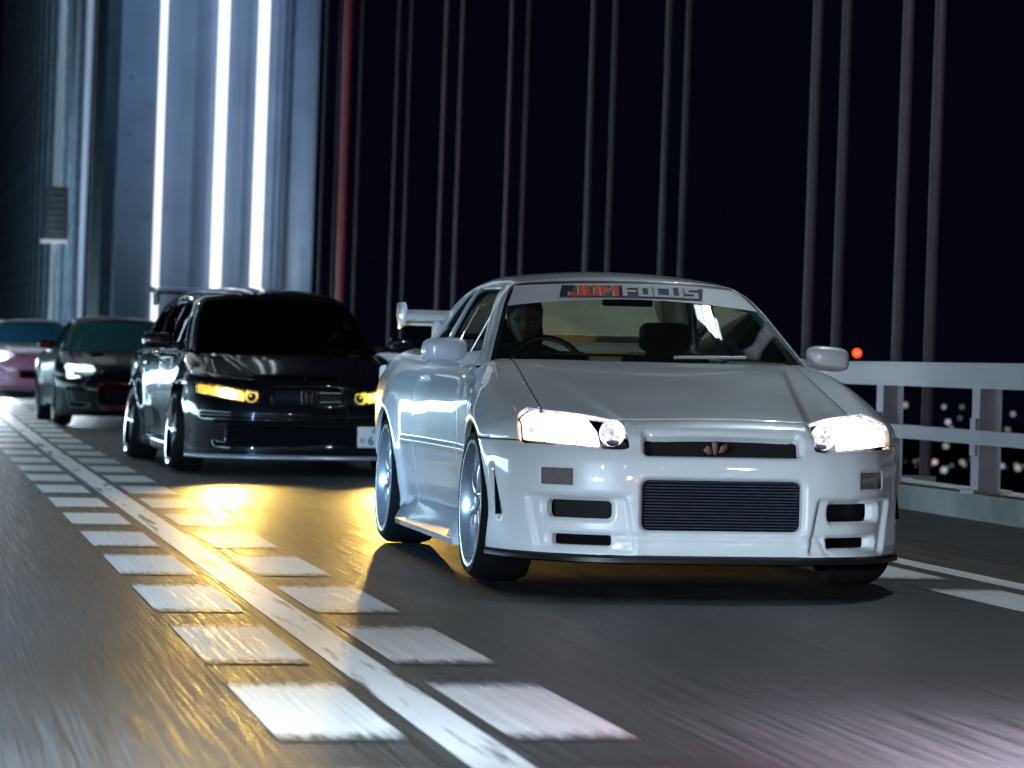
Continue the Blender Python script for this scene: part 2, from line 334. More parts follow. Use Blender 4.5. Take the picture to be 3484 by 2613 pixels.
# ------------------------------------------------------------------ car builder
def mir(o, parent):
    """mirror a part to the other side of its car"""
    me = o.data.copy(); me.transform(Matrix.Diagonal((-1, 1, 1, 1))); me.flip_normals()
    n = bpy.data.objects.new(o.name.split('.')[0], me); col.objects.link(n); n.parent = parent; return n
AX = Matrix(((0, 0, 1, 0), (1, 0, 0, 0), (0, 1, 0, 0), (0, 0, 0, 1)))   # local X -> car Y
def build_car(sp, M, label, cat, paint, glassm, group=None, hero=False):
    root = empty(sp['name'], M, label, cat, group); body, top = shape(sp)
    res = sp.get('res', 1.0); B = C(*sp['B']); XH = C(*sp['xh']); wb, wz, ra = sp['wb'], sp['wz'], sp.get('arch', .355); ra2 = sp.get('arch2', ra + .008)
    ZL = C(*sp['hl_low']); AO = C(*sp['hl_out']); xi0, xi1, zxi = sp['hl_in']; zb0 = sp['zbot']; sf = sp.get('seamz', .612); hb, tm, zb = sp['belt']
    ys = sp['seams']; tail = sp['tail']; hlt = sp.get('hl_top')
    def XI(z): return xi1 + (xi0 - xi1) * np.clip((z - zxi[0]) / (zxi[1] - zxi[0]), -1, 2)
    def arch(P): return np.minimum(np.hypot(P[..., 1], P[..., 2] - wz) - ra, 9)
    def arch2(P): return np.hypot(P[..., 1] + wb, P[..., 2] - wz) - ra2
    def ang(P): return np.degrees(np.arctan2(np.abs(P[..., 0]), P[..., 1] + .3))
    # --- nose: bumper, lamps, grille
    P, N = sph_grid(body, (0, -.2, .42), -66, 66, -24, 36, .38 * res)
    x, y, z = P[..., 0], P[..., 1], P[..., 2]; ax = np.abs(x)
    disp = np.zeros_like(x)
    for (cx, cz, hx, hz, r, lean, dep, soft) in sp.get('pockets', []):
        disp += dep * sst(soft, -soft, rbox(ax, z, cx, cz, hx, hz, r, lean))
    for (cx, cz, hx, hz, r, lean, *_r) in sp['open']:
        disp += .022 * sst(.016, -.004, rbox(ax, z, cx, cz, hx, hz, r, lean))
    for (a, b, wd, dep) in sp.get('grooves', []):
        disp += dep * np.exp(-(segd(ax, z, a, b) / wd) ** 2)
    for (a, b, wd, dep) in sp.get('side_grooves', []):
        disp += np.where(ax > .7, dep * np.exp(-(segd(y, z, a, b) / wd) ** 2), 0)
    Pd = P - N * disp[..., None]
    lampS = np.minimum.reduce([ax - XI(z), z - ZL(ax), y - B(ax), (AO(z) - ang(P)) * .014])
    if hlt: lampS = np.minimum(lampS, C(*hlt)(ax) - z)
    bum = np.minimum.reduce([-lampS - .004, np.maximum.reduce([np.minimum(XI(z) - ax, y - B(ax) - .003), ZL(ax) - z, np.where(ax > .5, sf - .002 - z, -1)]) if not hlt else np.minimum(y - B(ax) - .003, np.maximum(sf - z, (54 - ang(P)) * .014)), z - zb0, np.where(y < ra + .02, arch(P), .1), y - .18])
    for (cx, cz, hx, hz, r, lean, *_r) in sp['open']: bum = np.minimum(bum, rbox(ax, z, cx, cz, hx, hz, r, lean))
    bo = panel('front_bumper', Pd, N, bum, paint, root, .03)
    for sgn in (-1, 1):
        k = x * sgn
        side = np.where(k > 0, 1.0, -1.0) * .5
        lens = panel('headlight', P, N, np.minimum(lampS - .003, side), M_LENS, root, .01, .002)
        sp['lamp'](root, lens, P, N, lampS, side, ax, y, z, sgn)
    for (cx, cz, hx, hz, r, lean, nm, mt) in sp['open']:
        q = MB()
        for s in ((-1, 1) if cx > 0 else (1,)):
            pts = [(cx - hx, cz - hz), (cx + hx, cz - hz), (cx + hx, cz + hz), (cx - hx, cz + hz)]
            c0 = np.array([[(abs(a)), 1.2, b] for a, b in pts]); yy = cast(body, c0, np.tile([0., -1, 0], (4, 1)))[:, 1]
            yc = min(yy) - .03
            ya = cast(body, np.array([[max(cx - hx, 0), 1.2, cz]]), np.array([[0., -1, 0]]))[0, 1] - .075 if cx > 0 else yc - .02
            yb = cast(body, np.array([[cx + hx + .03, 1.2, cz]]), np.array([[0., -1, 0]]))[0, 1] - .11 if cx > 0 else yc - .02
            e = .03
            xa, xb = (cx - hx - e, cx + hx + e) if cx > 0 else (-hx - e, hx + e)
            q = MB(); q.add([(s * xa, ya, cz - hz - e), (s * xb, yb, cz - hz - e), (s * xb, yb, cz + hz + e), (s * xa, ya, cz + hz + e)], [(0, 1, 2, 3)]); q.build(nm, mt, root)
    # --- main shell
    P, N = loaf_grid(body, -tail + .02, sp.get('ymax', .70), .011 * res, -42, 222, .75 * res, .5)
    x, y, z = P[..., 0], P[..., 1], P[..., 2]; ax = np.abs(x); tp = top(x, y, z)
    disp = sp['side_disp'](ax, y, z) if 'side_disp' in sp else 0 * x
    Pd = P - N * disp[..., None]; hf = XH(y)
    inl = np.minimum.reduce([(AO(z) - ang(P)) * .014, y - B(ax)])
    hood = np.minimum.reduce([hf - .0035 - ax, B(ax) - .006 - y, y + .75, tp - .012, z - .55])
    for hz_ in sp.get('hood_open', []): hood = np.minimum(hood, rbox(ax, y, *hz_))
    panel('hood', Pd, N, hood, sp.get('hoodmat', paint), root, .02)
    outer = np.maximum(ax - hf - .0035, .6 - z)
    cut = np.minimum(arch(P), arch2(P))
    fend = np.minimum.reduce([np.maximum(B(ax) - y, (ang(P) - AO(z)) * .014) - .004, outer, cut, np.maximum(z - sf - .0035, -.05 - y), y - ys[0] - .0035, z - .2, np.where(tp < .3, tp - .012, .1)])
    for sgn in (-1, 1): panel('front_fender', Pd, N, np.minimum(fend, x * sgn - .1), paint, root, .022)
    for k in range(len(ys) - 2):
        dr = np.minimum.reduce([ys[k] - .0035 - y, y - ys[k + 1] - .0035, z - .235, tp + .004, cut, ax - .4])
        for sgn in (-1, 1):
            d = panel('door', Pd, N, np.minimum(dr, x * sgn - .1), paint, root, .022)
            q = MB(); hy = ys[k + 1] + .12; hx = 1.5
            px = cast(body, np.array([[sgn * 1.3, hy, sp['hz']]]), np.array([[-sgn * 1., 0, 0]]))[0, 0]
            q.box((px - .012, hy - .09, sp['hz'] - .016), (px + .016 * 1, hy + .07, sp['hz'] + .016)); q.build('door_handle', paint, d, bevel=.006)
    dk = np.minimum.reduce([ys[-1] - .26 - y, .62 - ax, z - .7, tp])
    qt = np.minimum.reduce([ys[-2] - .0035 - y, z - .2, tp + .004, cut, -dk - .004])
    for sgn in (-1, 1): panel('rear_quarter_panel', Pd, N, np.minimum(qt, x * sgn - .3), paint, root, .022)
    panel('boot_lid', Pd, N, dk, paint, root, .02)
    # inside blockers
    q = MB(); q.box((-.72, -tail + .02, .2), (.72, .30, .26)); q.box((-.50, .301, .2), (.50, sp['nose'] - .25, .26)); q.build('underbody', M_WELL, root)
    q = MB(); q.box((-.78, -tail, .22), (.78, -tail + .06, .9)); q.build('rear_bumper', paint, root, bevel=.02)
    for s in (-1, 1):
        liner(root, s, 0, wz, ra + .012, .60, .80); liner(root, s, -wb, wz, ra2 + .012, .58, .80)
    # --- greenhouse
    P, N = sph_grid(top, (0, sp.get('ghc', -1.6), zb - .06), 0, 360, 2, 90, .62 * res, 2.4)
    x, y, z = P[..., 0], P[..., 1], P[..., 2]; ax = np.abs(x); bd = body(x, y, z)
    Wg = hb - tm * (z - zb) - .12 * np.maximum(z - zb - .27, 0) - .02 * (np.maximum(y, -1.9) + 1.2) ** 2
    zt = C(*sp['ws_top'])(ax)
    S = smin(Wg - sp.get('apil', .030) - ax, (zt - z) * 1.2, .05)
    wsS = np.minimum(S, y - sp['ws_rear'])
    def poly(pts):
        d = np.full(x.shape, 9.0); n = len(pts)
        for i in range(n):
            a, b = pts[i], pts[(i + 1) % n]; dx, dz = b[0] - a[0], b[1] - a[1]; L = math.hypot(dx, dz)
            e = -((y - a[0]) * dz - (z - a[1]) * dx) / L; d = smin(d, e, .02) if i else e
        return np.where(ax > Wg - .14, d, -.2)
    wins = [poly(p) for p in sp['wins']]
    rg = np.where(y < sp['rear_y'], np.minimum.reduce([Wg - .11 - ax, sp['rear_z'][1] - z, z - sp['rear_z'][0]]), -.2)
    fr = np.minimum.reduce([-wsS - .009, -rg - .004, bd + .002] + [-w - .004 for w in wins])
    panel('roof', P, N, fr, sp.get('roofmat', paint), root, .03)
    panel('windshield', P, N, np.minimum(wsS - .004, bd + .01), glassm, root, 0, 0, .006)
    panel('windshield_seal', P, N, np.minimum.reduce([.010 - wsS, wsS + .012, bd + .01]), M_TRIM, root, 0, 0, .004)
    for wn in wins:
        for sgn in (-1, 1): panel('side_window', P, N, np.minimum.reduce([wn + .001, bd, x * sgn]), sp.get('sideglass', M_SIDEG), root, 0, 0, .008)
    panel('rear_window', P, N, np.minimum(rg + .001, bd + .01), sp.get('sideglass', M_REARG), root, 0, 0, .006)
    for s in (-1, 1):
        sp['wheels'](root, s)
    return root, body, top
def lampgen(em, em2, inner=True, splitx=(.505, .715), drl=None, sp_hb=None):
    def f(root, lens, P, N, S, side, ax, y, z, sgn):
        k = np.where(side * sgn > 0, 1, 1) if False else side
        k = np.where(P[..., 0] * sgn > 0, .5, -.5)
        panel('lamp_housing', P, N, np.minimum(S, k), M_HOUS, lens, 0, 0, .055)
        if drl is None:
            panel('low_beam', P, N, np.minimum.reduce([S - .009, k, ax - splitx[0], splitx[1] - ax]), em, lens, .02, .001, .012)
            xq, zq = splitx[0] * .45 + splitx[1] * .55, (inner or .65) + .004
            panel('projector', P, N, np.minimum.reduce([S - .010, k, .052 - np.hypot((ax - xq) * .8, z - zq)]), M_CORE, lens, 0, 0, .010)
            panel('side_lamp', P, N, np.minimum.reduce([S - .009, k, ax - splitx[1] - .004]), em2, lens, .02, .001, .012)
            if inner:
                xc = splitx[0] - .062; zc = inner
                yc = y[(np.abs(ax - xc) < .01) & (np.abs(z - zc) < .01)].mean() - .022
                Mt = Matrix.Translation((sgn * xc, yc, zc)) @ AX
                q = MB(); q.lathe([(.054, 0), (.050, -.012), (.040, -.030), (.022, -.042), (.001, -.046)], Mt, 40); q.build('high_beam', sp_hb or M_FACET, lens, auto=60)
                q = MB(); q.lathe([(.001, -.014), (.008, -.016), (.010, -.04)], Mt, 12); q.build('bulb', sp_hb or M_BULB, lens)
        else: drl(lens, P, N, S, k, ax, y, z, sgn)
    return f
M_HOUS = mat('lamp_housing_plastic', (.05, .05, .055), .25, .5)
M_BULB = mat('bulb_glass', (.6, .6, .6), .1, 0, 0, (1, .95, .95), .5)
M_FACET = mat('glinting_reflector', (.80, .78, .85), .14, 1, 0, (.80, .78, .95), .3, bump=1.0, nscale=70)
_t = M_FACET.node_tree; _b = _t.nodes['Principled BSDF']; _tc = _t.nodes.new('ShaderNodeTexCoord'); _v = _t.nodes.new('ShaderNodeTexVoronoi'); _v.inputs['Scale'].default_value = 75; _r = _t.nodes.new('ShaderNodeMapRange')  # glints in the bowl are painted as patterned emission
_r.inputs[1].default_value = .15; _r.inputs[2].default_value = .75; _r.inputs[3].default_value = .02; _r.inputs[4].default_value = 1.6
_t.links.new(_tc.outputs['Object'], _v.inputs['Vector']); _t.links.new(_v.outputs['Color'], _r.inputs[0]); _t.links.new(_r.outputs[0], _b.inputs['Emission Strength'])
M_LOW = mat('lit_low_beam', (.8, .8, .8), .2, 0, 0, (.95, .90, 1.0), 1.8)
M_CORE = mat('lit_projector', (.8, .8, .8), .2, 0, 0, (.97, .94, 1.0), 12)
M_LOW2 = mat('lit_side_lamp', (.8, .6, .4), .2, 0, 0, (1, .70, .56), 1.5)
M_YLOW = mat('lit_yellow_beam', (.8, .7, .2), .2, 0, 0, (1, .76, .16), 1.8)
M_YLOW2 = mat('lit_amber_lamp', (.8, .6, .1), .2, 0, 0, (1, .55, .06), 1.3)
for _m, _a, _c in ((M_LOW, 1.4, 6.0), (M_YLOW, .5, 3.6), (M_LOW2, .9, 3.2), (M_YLOW2, .5, 2.0)):
    _t = _m.node_tree; _b = _t.nodes['Principled BSDF']; _tc = _t.nodes.new('ShaderNodeTexCoord'); _v = _t.nodes.new('ShaderNodeTexVoronoi'); _v.inputs['Scale'].default_value = 48; _r = _t.nodes.new('ShaderNodeMapRange')
    _r.inputs[1].default_value = .1; _r.inputs[2].default_value = .9; _r.inputs[3].default_value = _a; _r.inputs[4].default_value = _c
    _t.links.new(_tc.outputs['Object'], _v.inputs['Vector']); _t.links.new(_v.outputs['Color'], _r.inputs[0]); _t.links.new(_r.outputs[0], _b.inputs['Emission Strength'])
# ------------------------------------------------------------------ the white coupe
def pose(X, Y, th, z=0.0, roll=0.0):
    f = Vector((math.sin(th), -math.cos(th), 0)); l = Vector((math.cos(th), math.sin(th), 0))
    return Matrix(((l.x, f.x, 0, X), (l.y, f.y, 0, Y), (0, 0, 1, z), (0, 0, 0, 1)))
def coupe_wheels(root, s):
    wheel(root, s, 0, .325, .893, .325, .268, .245, 6, M_RIM, M_RIM, R(1.2)); wheel(root, s, -2.665, .325, .893, .325, .268, .255, 6, M_RIM, M_RIM, R(1.5))
def hero_side(ax, y, z):
    g = lambda a, b, wd, dep: dep * np.exp(-(segd(y, z, a, b) / wd) ** 2)
    d = .35 * 0 * ax
    m = (ax > .6)
    d = d - np.where(m & (y < -.5) & (y > -2.25), .010 * sst(.016, .006, np.abs(z - .535)), 0)          # rub strip on the door
    d = d + np.where(m & (y < -.40) & (y > -2.4), .020 * sst(.34, .22, z), 0)
    return d
COUPE = dict(name='white_coupe', wb=2.665, wz=.325, tail=3.76, nose=.87,
    W=([-3.8,-3.5,-3.2,-2.665,-2.1,-1.6,-.9,-.5,0,.5,.9],[.79,.83,.86,.885,.865,.84,.835,.845,.882,.884,.87]),
    T=([.10,.2,.3,.4,.5,.65,.75,.82,.88,.95,1.02],[.03,.022,.026,.018,.004,0,.004,.018,.045,.09,.15]),
    F=([0,.2,.39,.55,.68,.78,.85,.90,.93],[.870,.866,.848,.796,.705,.58,.46,.33,.15]),
    L=([.08,.14,.2,.45,.53,.575,.60,.66,.70,.76],[-.03,-.012,0,0,-.006,-.02,-.034,-.048,-.062,-.12]),
    H=([-3.75,-3.3,-2.9,-2.3,-.62,-.5,-.3,0,.2,.4,.6,.72,.80],[.985,1.005,.99,.965,.965,.957,.928,.868,.827,.783,.738,.708,.68]),
    XE=([-.6,.75],[.60,.38]), roof=([-.9,-1.1,-1.4,-1.75,-2.1,-2.5],[1.30,1.338,1.366,1.374,1.362,1.32]),
    back=([.93,1.02,1.15,1.28,1.36],[-3.12,-2.93,-2.66,-2.40,-2.25]), belt=(.757,.50,.93), ws=(-.43,1.62,.29),
    B=([0,.2,.34,.385,.42,.473,.54,.612,.712,.82],[.700,.694,.682,.664,.62,.555,.48,.41,.33,.26]), xh=([-.7,-.5,.1,.36,.6,.8],[.635,.64,.655,.66,.67,.67]),
    hl_low=([.38,.43,.62,.79,.9],[.600,.592,.600,.606,.608]), hl_out=([.60,.68,.73,.76],[43.3,44.4,47.5,50]), hl_in=(.402,.390,(.605,.70)),
    zbot=.158, seams=[-.755,-1.955,-2.70], hz=.845, arch=.352,
    open=[(0,.616,.325,.043,.016,0,'grille',M_MESH),(0,.367,.336,.102,.030,0,'intercooler',M_IC),(.588,.343,.128,.036,.020,0,'brake_duct',M_MESH),(.578,.219,.118,.022,.012,0,'lower_duct',M_WELL)],
    pockets=[(.565,.285,.185,.112,.02,.18,.020,.010),(.660,.474,.060,.037,.014,0,.008,.004),(0,.30,.33,.18,.05,0,.006,.03)],
    grooves=[((0,.236),(.45,.236),.012,.010),((.42,.236),(.46,.16),.012,.006),((.39,.402),(.80,.405),.010,.004),((-.04,.503),(.04,.503),.004,.004)],
    side_grooves=[((.392,.490),(.45,.306),.012,.026)],
    side_disp=hero_side, ws_top=([0,.3,.45,.56],[1.312,1.306,1.298,1.285]), ws_rear=-1.30,
    wins=[[(-.755,.955),(-1.20,1.268),(-1.90,1.282),(-1.98,.962)],[(-2.02,.962),(-1.945,1.282),(-2.15,1.268),(-2.55,.99)]],
    rear_y=-2.25, rear_z=(1.03,1.295), lamp=lampgen(M_LOW, M_LOW2, .652), wheels=coupe_wheels)
HM = pose(.713, 13.56, .179)
hero, hbody, htop = build_car(COUPE, HM, 'white two-door sports coupe with rear wing, lit headlights and a printed sun strip', 'car', M_WHITE, M_GLASS, 'cars driving in a line over the bridge', True)
def on_nose(ax_, z_):
    return cast(hbody, np.array([[ax_, 1.3, z_]]), np.array([[0., -1, 0]]))[0]
# marker lamps in the bumper
for s in (-1, 1):
    V = []; n = 9
    for a in range(n):
        for b in range(5):
            xx = .604 + .112 * a / (n - 1); zz = .440 + .068 * b / 4; p = on_nose(xx, zz); V.append((s * p[0], p[1] - .006, p[2]))
    mesh('marker_lamp', V, [(a * 5 + b, a * 5 + b + 1, a * 5 + b + 6, a * 5 + b + 5) for a in range(n - 1) for b in range(4)], M_LAMPL, hero, True)
# splitter
q = MB(); NP = 40; V = []; Fc = []
for i in range(NP + 1):
    a = -1 + 2 * i / NP; xx = a * .885; yo = float(C(*COUPE['F'])(abs(xx))) if abs(a) < .97 else .33
    yo = max(yo, .20)
    for (dy, zz) in ((-.02, .166), (.006, .162), (.018, .152), (.018, .135), (-.10, .122)): V.append((xx * (1 + dy * .3), yo + dy, zz))
for i in range(NP):
    for k in range(4): Fc.append((i * 5 + k, i * 5 + k + 1, i * 5 + k + 6, i * 5 + k + 5))
mesh('front_splitter', V, Fc, M_TRIM, hero, True, 40)
# grille emblem, intercooler fins, canard vents
q = MB()
for pts in ([(-.05, -.01), (-.035, .012), (-.018, .004), (-.012, -.022), (-.03, -.028)], [(-.014, .02), (.004, .03), (.012, .006), (.006, -.03), (-.008, -.026)], [(.014, -.02), (.022, .008), (.046, .018), (.052, .004), (.036, -.018)]):
    q.prism([(a, b + .60) for a, b in pts], .012, lambda a, b, d: (a - .03, .797 - d + .02, b))
q.build('grille_emblem', mat('pinkish_emblem_metal', (.16, .09, .10), .4, .5), hero, bevel=.002)
q = MB()
for k in range(16):
    zz = .272 + k * .0124; q.box((-.345, .798, zz), (.345, .808, zz + .0050))
o = q.build('cooler_fins', mat('fin_metal', (.028, .036, .055), .5, .4, noise=.25, nscale=30), hero); o['kind'] = 'stuff'
for s in (-1, 1):
    q = MB(); q.prism([(.386, .490), (.398, .492), (.454, .306), (.438, .304)], .02, lambda a, b, d: (s * (.862 - d), a, b)); q.build('fender_vent', M_WELL, hero)
    # side skirt
    q = MB(); pr = [(.80, .255), (.838, .262), (.850, .235), (.872, .205), (.900, .150), (.897, .125), (.80, .12)]
    n = len(pr); V = []; Fc = []
    yy = [-.36, -.42, -.6, -1.2, -1.8, -2.2, -2.28]; sc_ = [.96, 1, 1, 1, 1, 1.0, .98]
    for y_, k in zip(yy, sc_): V += [(s * a * k, y_, b) for a, b in pr]
    for i in range(len(yy) - 1):
        for k in range(n): Fc.append((i * n + k, i * n + (k + 1) % n, (i + 1) * n + (k + 1) % n, (i + 1) * n + k))
    Fc += [tuple(range(n)), tuple(range((len(yy) - 1) * n, len(yy) * n))]
    mesh('side_skirt', V, Fc, M_WHITE, hero, True, 25)
    # mirror
    V = []; Fc = []; nu, nv = 24, 14
    for i in range(nu):
        for j in range(nv + 1):
            t = 2 * math.pi * i / nu; ph = math.pi * j / nv; e = .55
            sg = lambda v: math.copysign(abs(v) ** e, v)
            xx = .103 * sg(math.cos(t)) * math.sin(ph) ** .5; zz = .057 * sg(math.sin(t)) * math.sin(ph) ** .5; yv = .062 * math.cos(ph)
            if yv < 0: yv *= .5
            V.append((s * (.893 + xx), -.80 + yv - .10 * max(xx, 0), .978 + zz - .05 * xx))
    for i in range(nu):
        for j in range(nv): Fc.append((i * (nv + 1) + j, ((i + 1) % nu) * (nv + 1) + j, ((i + 1) % nu) * (nv + 1) + j + 1, i * (nv + 1) + j + 1))
    mr = mesh('door_mirror', V, Fc, M_WHITE, hero, True)
    q = MB(); q.prism([(.70, .92), (.70, .985), (.83, .965), (.86, .93), (.82, .912)], .06, lambda a, b, d: (s * a, -.77 - d, b)); q.build('mirror_stalk', M_WHITE, mr, bevel=.012)
    # wing
    q = MB(); q.prism([(-3.42, 1.205), (-3.46, 1.238), (-3.68, 1.238), (-3.71, 1.18), (-3.62, 1.095), (-3.47, 1.115)], .018, lambda a, b, d: (s * (.70 - d), a, b)); q.build('wing_endplate', M_WHITE, hero, bevel=.004)
    q = MB(); q.prism([(-3.44, 1.0), (-3.50, 1.17), (-3.60, 1.17), (-3.60, 1.0)], .03, lambda a, b, d: (s * (.52 - d), a, b)); q.build('wing_post', M_WHITE, hero, bevel=.004)
q = MB()
for i in range(13):
    pass
wp = [(-3.43, 1.145), (-3.46, 1.163), (-3.54, 1.182), (-3.66, 1.202), (-3.67, 1.196), (-3.56, 1.158), (-3.47, 1.138)]
q.prism(wp, 1.366, lambda a, b, d: (.683 - d, a, b)); q.build('wing_blade', M_WHITE, hero, auto=35)
q = MB(); q.prism([(-3.56, 1.115), (-3.575, 1.13), (-3.68, 1.14), (-3.68, 1.13)], 1.366, lambda a, b, d: (.683 - d, a, b)); q.build('lower_wing_blade', M_WHITE, hero, auto=35)
# sun strip with lettering, laid on the windshield
def on_ws(x, z, off):
    x = np.atleast_1d(x); z = np.atleast_1d(z); P = cast(htop, np.stack([x, 0 * x + .2, z], -1), np.tile([0., -1, 0], (len(x), 1)))
    return P + grad(htop, P) * off
nx, nz = 72, 10; xs = np.linspace(-1, 1, nx); V = []
for i in range(nz):
    t = i / (nz - 1)
    zl = 1.232 - .125 * (xs * .575) ** 2; zh = 1.306 - .02 * xs ** 2; z_ = zl * (1 - t) + zh * t
    hw = .757 - .50 * (z_ - .93) - .040 - .12 * np.maximum(z_ - 1.2, 0); V += list(on_ws(xs * np.minimum(hw, .62) , z_, -.003))
o = mesh('sun_strip', V, [(i * nx + k, i * nx + k + 1, (i + 1) * nx + k + 1, (i + 1) * nx + k) for i in range(nz - 1) for k in range(nx - 1)], M_BANNER, hero, True)
def flat_to_ws(name, V2, Fc, m, off, parent):
    V2 = np.array(V2); V = on_ws(V2[:, 0], V2[:, 1], off); return mesh(name, V, Fc, m, parent)
def bar(x0, x1, z0, z1, sh, nn=30):
    V = []; 
    for k in range(nn + 1):
        xx = x0 + (x1 - x0) * k / nn; V += [(xx, z0), (xx + sh, z1)]
    return V, [(2 * k, 2 * k + 2, 2 * k + 3, 2 * k + 1) for k in range(nn)]
# letters drawn as strokes on a 4x5 cell (x right seen from the front = car left)
GL = {'J': [(0, 1.1), (0, 0), (2.8, 0), (2.8, 5)], 'D': [(0, 0), (3, 0), (3, 5), (0, 5), (0, 0)], 'M': [(0, 0), (0, 5), (2, 2.2), (4, 5), (4, 0)],
      'F': [(0, 0), (0, 5), (3.2, 5)], 'F2': [(0, 2.5), (2.7, 2.5)], 'O': [(0, 0), (3, 0), (3, 5), (0, 5), (0, 0)], 'C': [(3.2, 5), (0, 5), (0, 0), (3.2, 0)],
      'U': [(0, 5), (0, 0), (3, 0), (3, 5)], 'S': [(3.1, 5), (0, 5), (0, 2.6), (3, 2.4), (3, 0), (-.1, 0)]}
def stroke(pts, wx, wz):
    V = []; Fc = []
    for (a, b), (c, d) in zip(pts[:-1], pts[1:]):
        L = math.hypot(c - a, d - b); dx, dz = (c - a) / L, (d - b) / L; nxx, nzz = -dz * wx, dx * wz; ex, ez = dx * wx, dz * wz; n0 = len(V); K = 3
        for k in range(K + 1):
            t = k / K; px = a - ex + (c - a + 2 * ex) * t; pz = b - ez + (d - b + 2 * ez) * t
            V += [(px + nxx, pz + nzz), (px - nxx, pz - nzz)]
        Fc += [(n0 + 2 * k, n0 + 2 * k + 2, n0 + 2 * k + 3, n0 + 2 * k + 1) for k in range(K)]
    return V, Fc
PZ0, PZ1, PX0, PX1, QC = 1.2395, 1.2935, -.330, .335, .050
def qb(x): return -QC * x * x * 1.0
def slab(x0, x1, mt, off, nn=40):
    V = []
    for k in range(nn + 1):
        xx = x0 + (x1 - x0) * k / nn; V += [(xx - .012, PZ0 + qb(xx)), (xx + .014, PZ1 + qb(xx))]
    return flat_to_ws('print_panel', V, [(2 * k, 2 * k + 2, 2 * k + 3, 2 * k + 1) for k in range(nn)], mt, off, o)
slab(PX0, PX1, M_PGSH, .001); slab(PX0 - .004, PX0 + .052, M_PBLACK, .0016, 8)
xc = -.288; H_ = .040
for ch in 'JDM|FOCUS':
    if ch == '|': slab(xc - .010, xc + .022, M_PBLACK, .0016, 4); xc += .014; continue
    wx = .74 if ch in 'JDM' else .70; AV, AF = [], []
    for key in ([ch] if ch != 'F' else ['F', 'F2']):
        v, f = stroke(GL[key], wx, wx * .85); n0 = len(AV); AV += v; AF += [tuple(i + n0 for i in q_) for q_ in f]
    def plc(V, x0): u = H_ / 5; return [(x0 + a * u * 1.95 + b * u * .22, PZ0 + .0075 + b * u + qb(x0 + a * u)) for a, b in V]
    if ch in 'JDM': flat_to_ws('letter_outline', plc(AV, xc - .006), AF, M_PGREY, .0022, o)
    flat_to_ws('letter_' + ch.lower(), plc(AV, xc), AF, M_ORANGE if ch in 'JDM' else M_PGREY, .003, o)
    xc += {'J': .070, 'D': .074, 'M': .088}.get(ch, .0735)
# wipers
def wiper(x0, x1, m, nm):
    q = MB(); pts = []
    for k in range(14):
        xx = x0 + (x1 - x0) * k / 13; p = on_ws(xx, .952 + .006 * k / 13, .018)[0]; pts.append(tuple(p))
    q.tube(pts, .007, 8); q.build(nm, m, hero)
wiper(.08, .42, mat('bright_wiper_metal', (.7, .72, .75), .25, .3), 'wiper'); wiper(-.50, -.05, M_TRIM, 'wiper')
# cabin
q = MB(); q.box((-.66, -.98, .80), (.66, -.60, .93)); q.build('dashboard', M_DASH, hero, bevel=.04, seg=3)
q = MB(); q.box((-.52, -.98, .90), (-.22, -.78, .985)); q.build('instrument_hood', M_DASH, hero, bevel=.04, seg=3)
def seat(x, y, nm='front_seat', wd=.50):
    q = MB(); q.box((x - wd / 2, y - .62, .38), (x + wd / 2, y - .05, .52)); s_ = q.build(nm, M_SEAT, hero, bevel=.06, seg=3)
    q = MB(); q.prism([(y - .62, .48), (y - .50, .50), (y - .68, 1.0), (y - .80, .98)], wd - .06, lambda a, b, d: (x - wd / 2 + .03 + d, a, b)); q.build('backrest', M_SEAT, s_, bevel=.05, seg=3)
    q = MB(); q.prism([(y - .70, .99), (y - .66, 1.06), (y - .70, 1.14), (y - .80, 1.14), (y - .82, 1.0)], .25, lambda a, b, d: (x - .125 + d, a, b)); q.build('headrest', M_SEAT, s_, bevel=.045, seg=3)
seat(-.37, -1.12); seat(.37, -1.12)
q = MB(); q.box((-.62, -2.45, .45), (.62, -2.2, .92)); q.build('rear_bench', M_SEAT, hero, bevel=.06)
q = MB(); q.box((-.62, -2.95, .90), (.62, -2.4, .955)); q.build('parcel_shelf', M_TRIML, hero, bevel=.01)
q = MB(); q.box((-.12, -1.06, 1.20), (.12, -1.04, 1.255)); q.build('rear_view_mirror', M_TRIM, hero, bevel=.01)
q = MB(); sw = []
for k in range(33):
    t = 2 * math.pi * k / 32; sw.append((-.37 + .18 * math.cos(t), -1.06 - .18 * math.sin(t) * .42, .885 + .18 * math.sin(t) * .9))
q.tube(sw, .014, 10, False); q.tube([(-.53, -1.06, .885), (-.37, -1.03, .87), (-.21, -1.06, .885)], .013, 8); q.tube([(-.37, -1.03, .87), (-.37, -.90, .82)], .03, 8); q.build('steering_wheel', M_TRIM, hero)
q = MB()
for i in range(4):
    pass
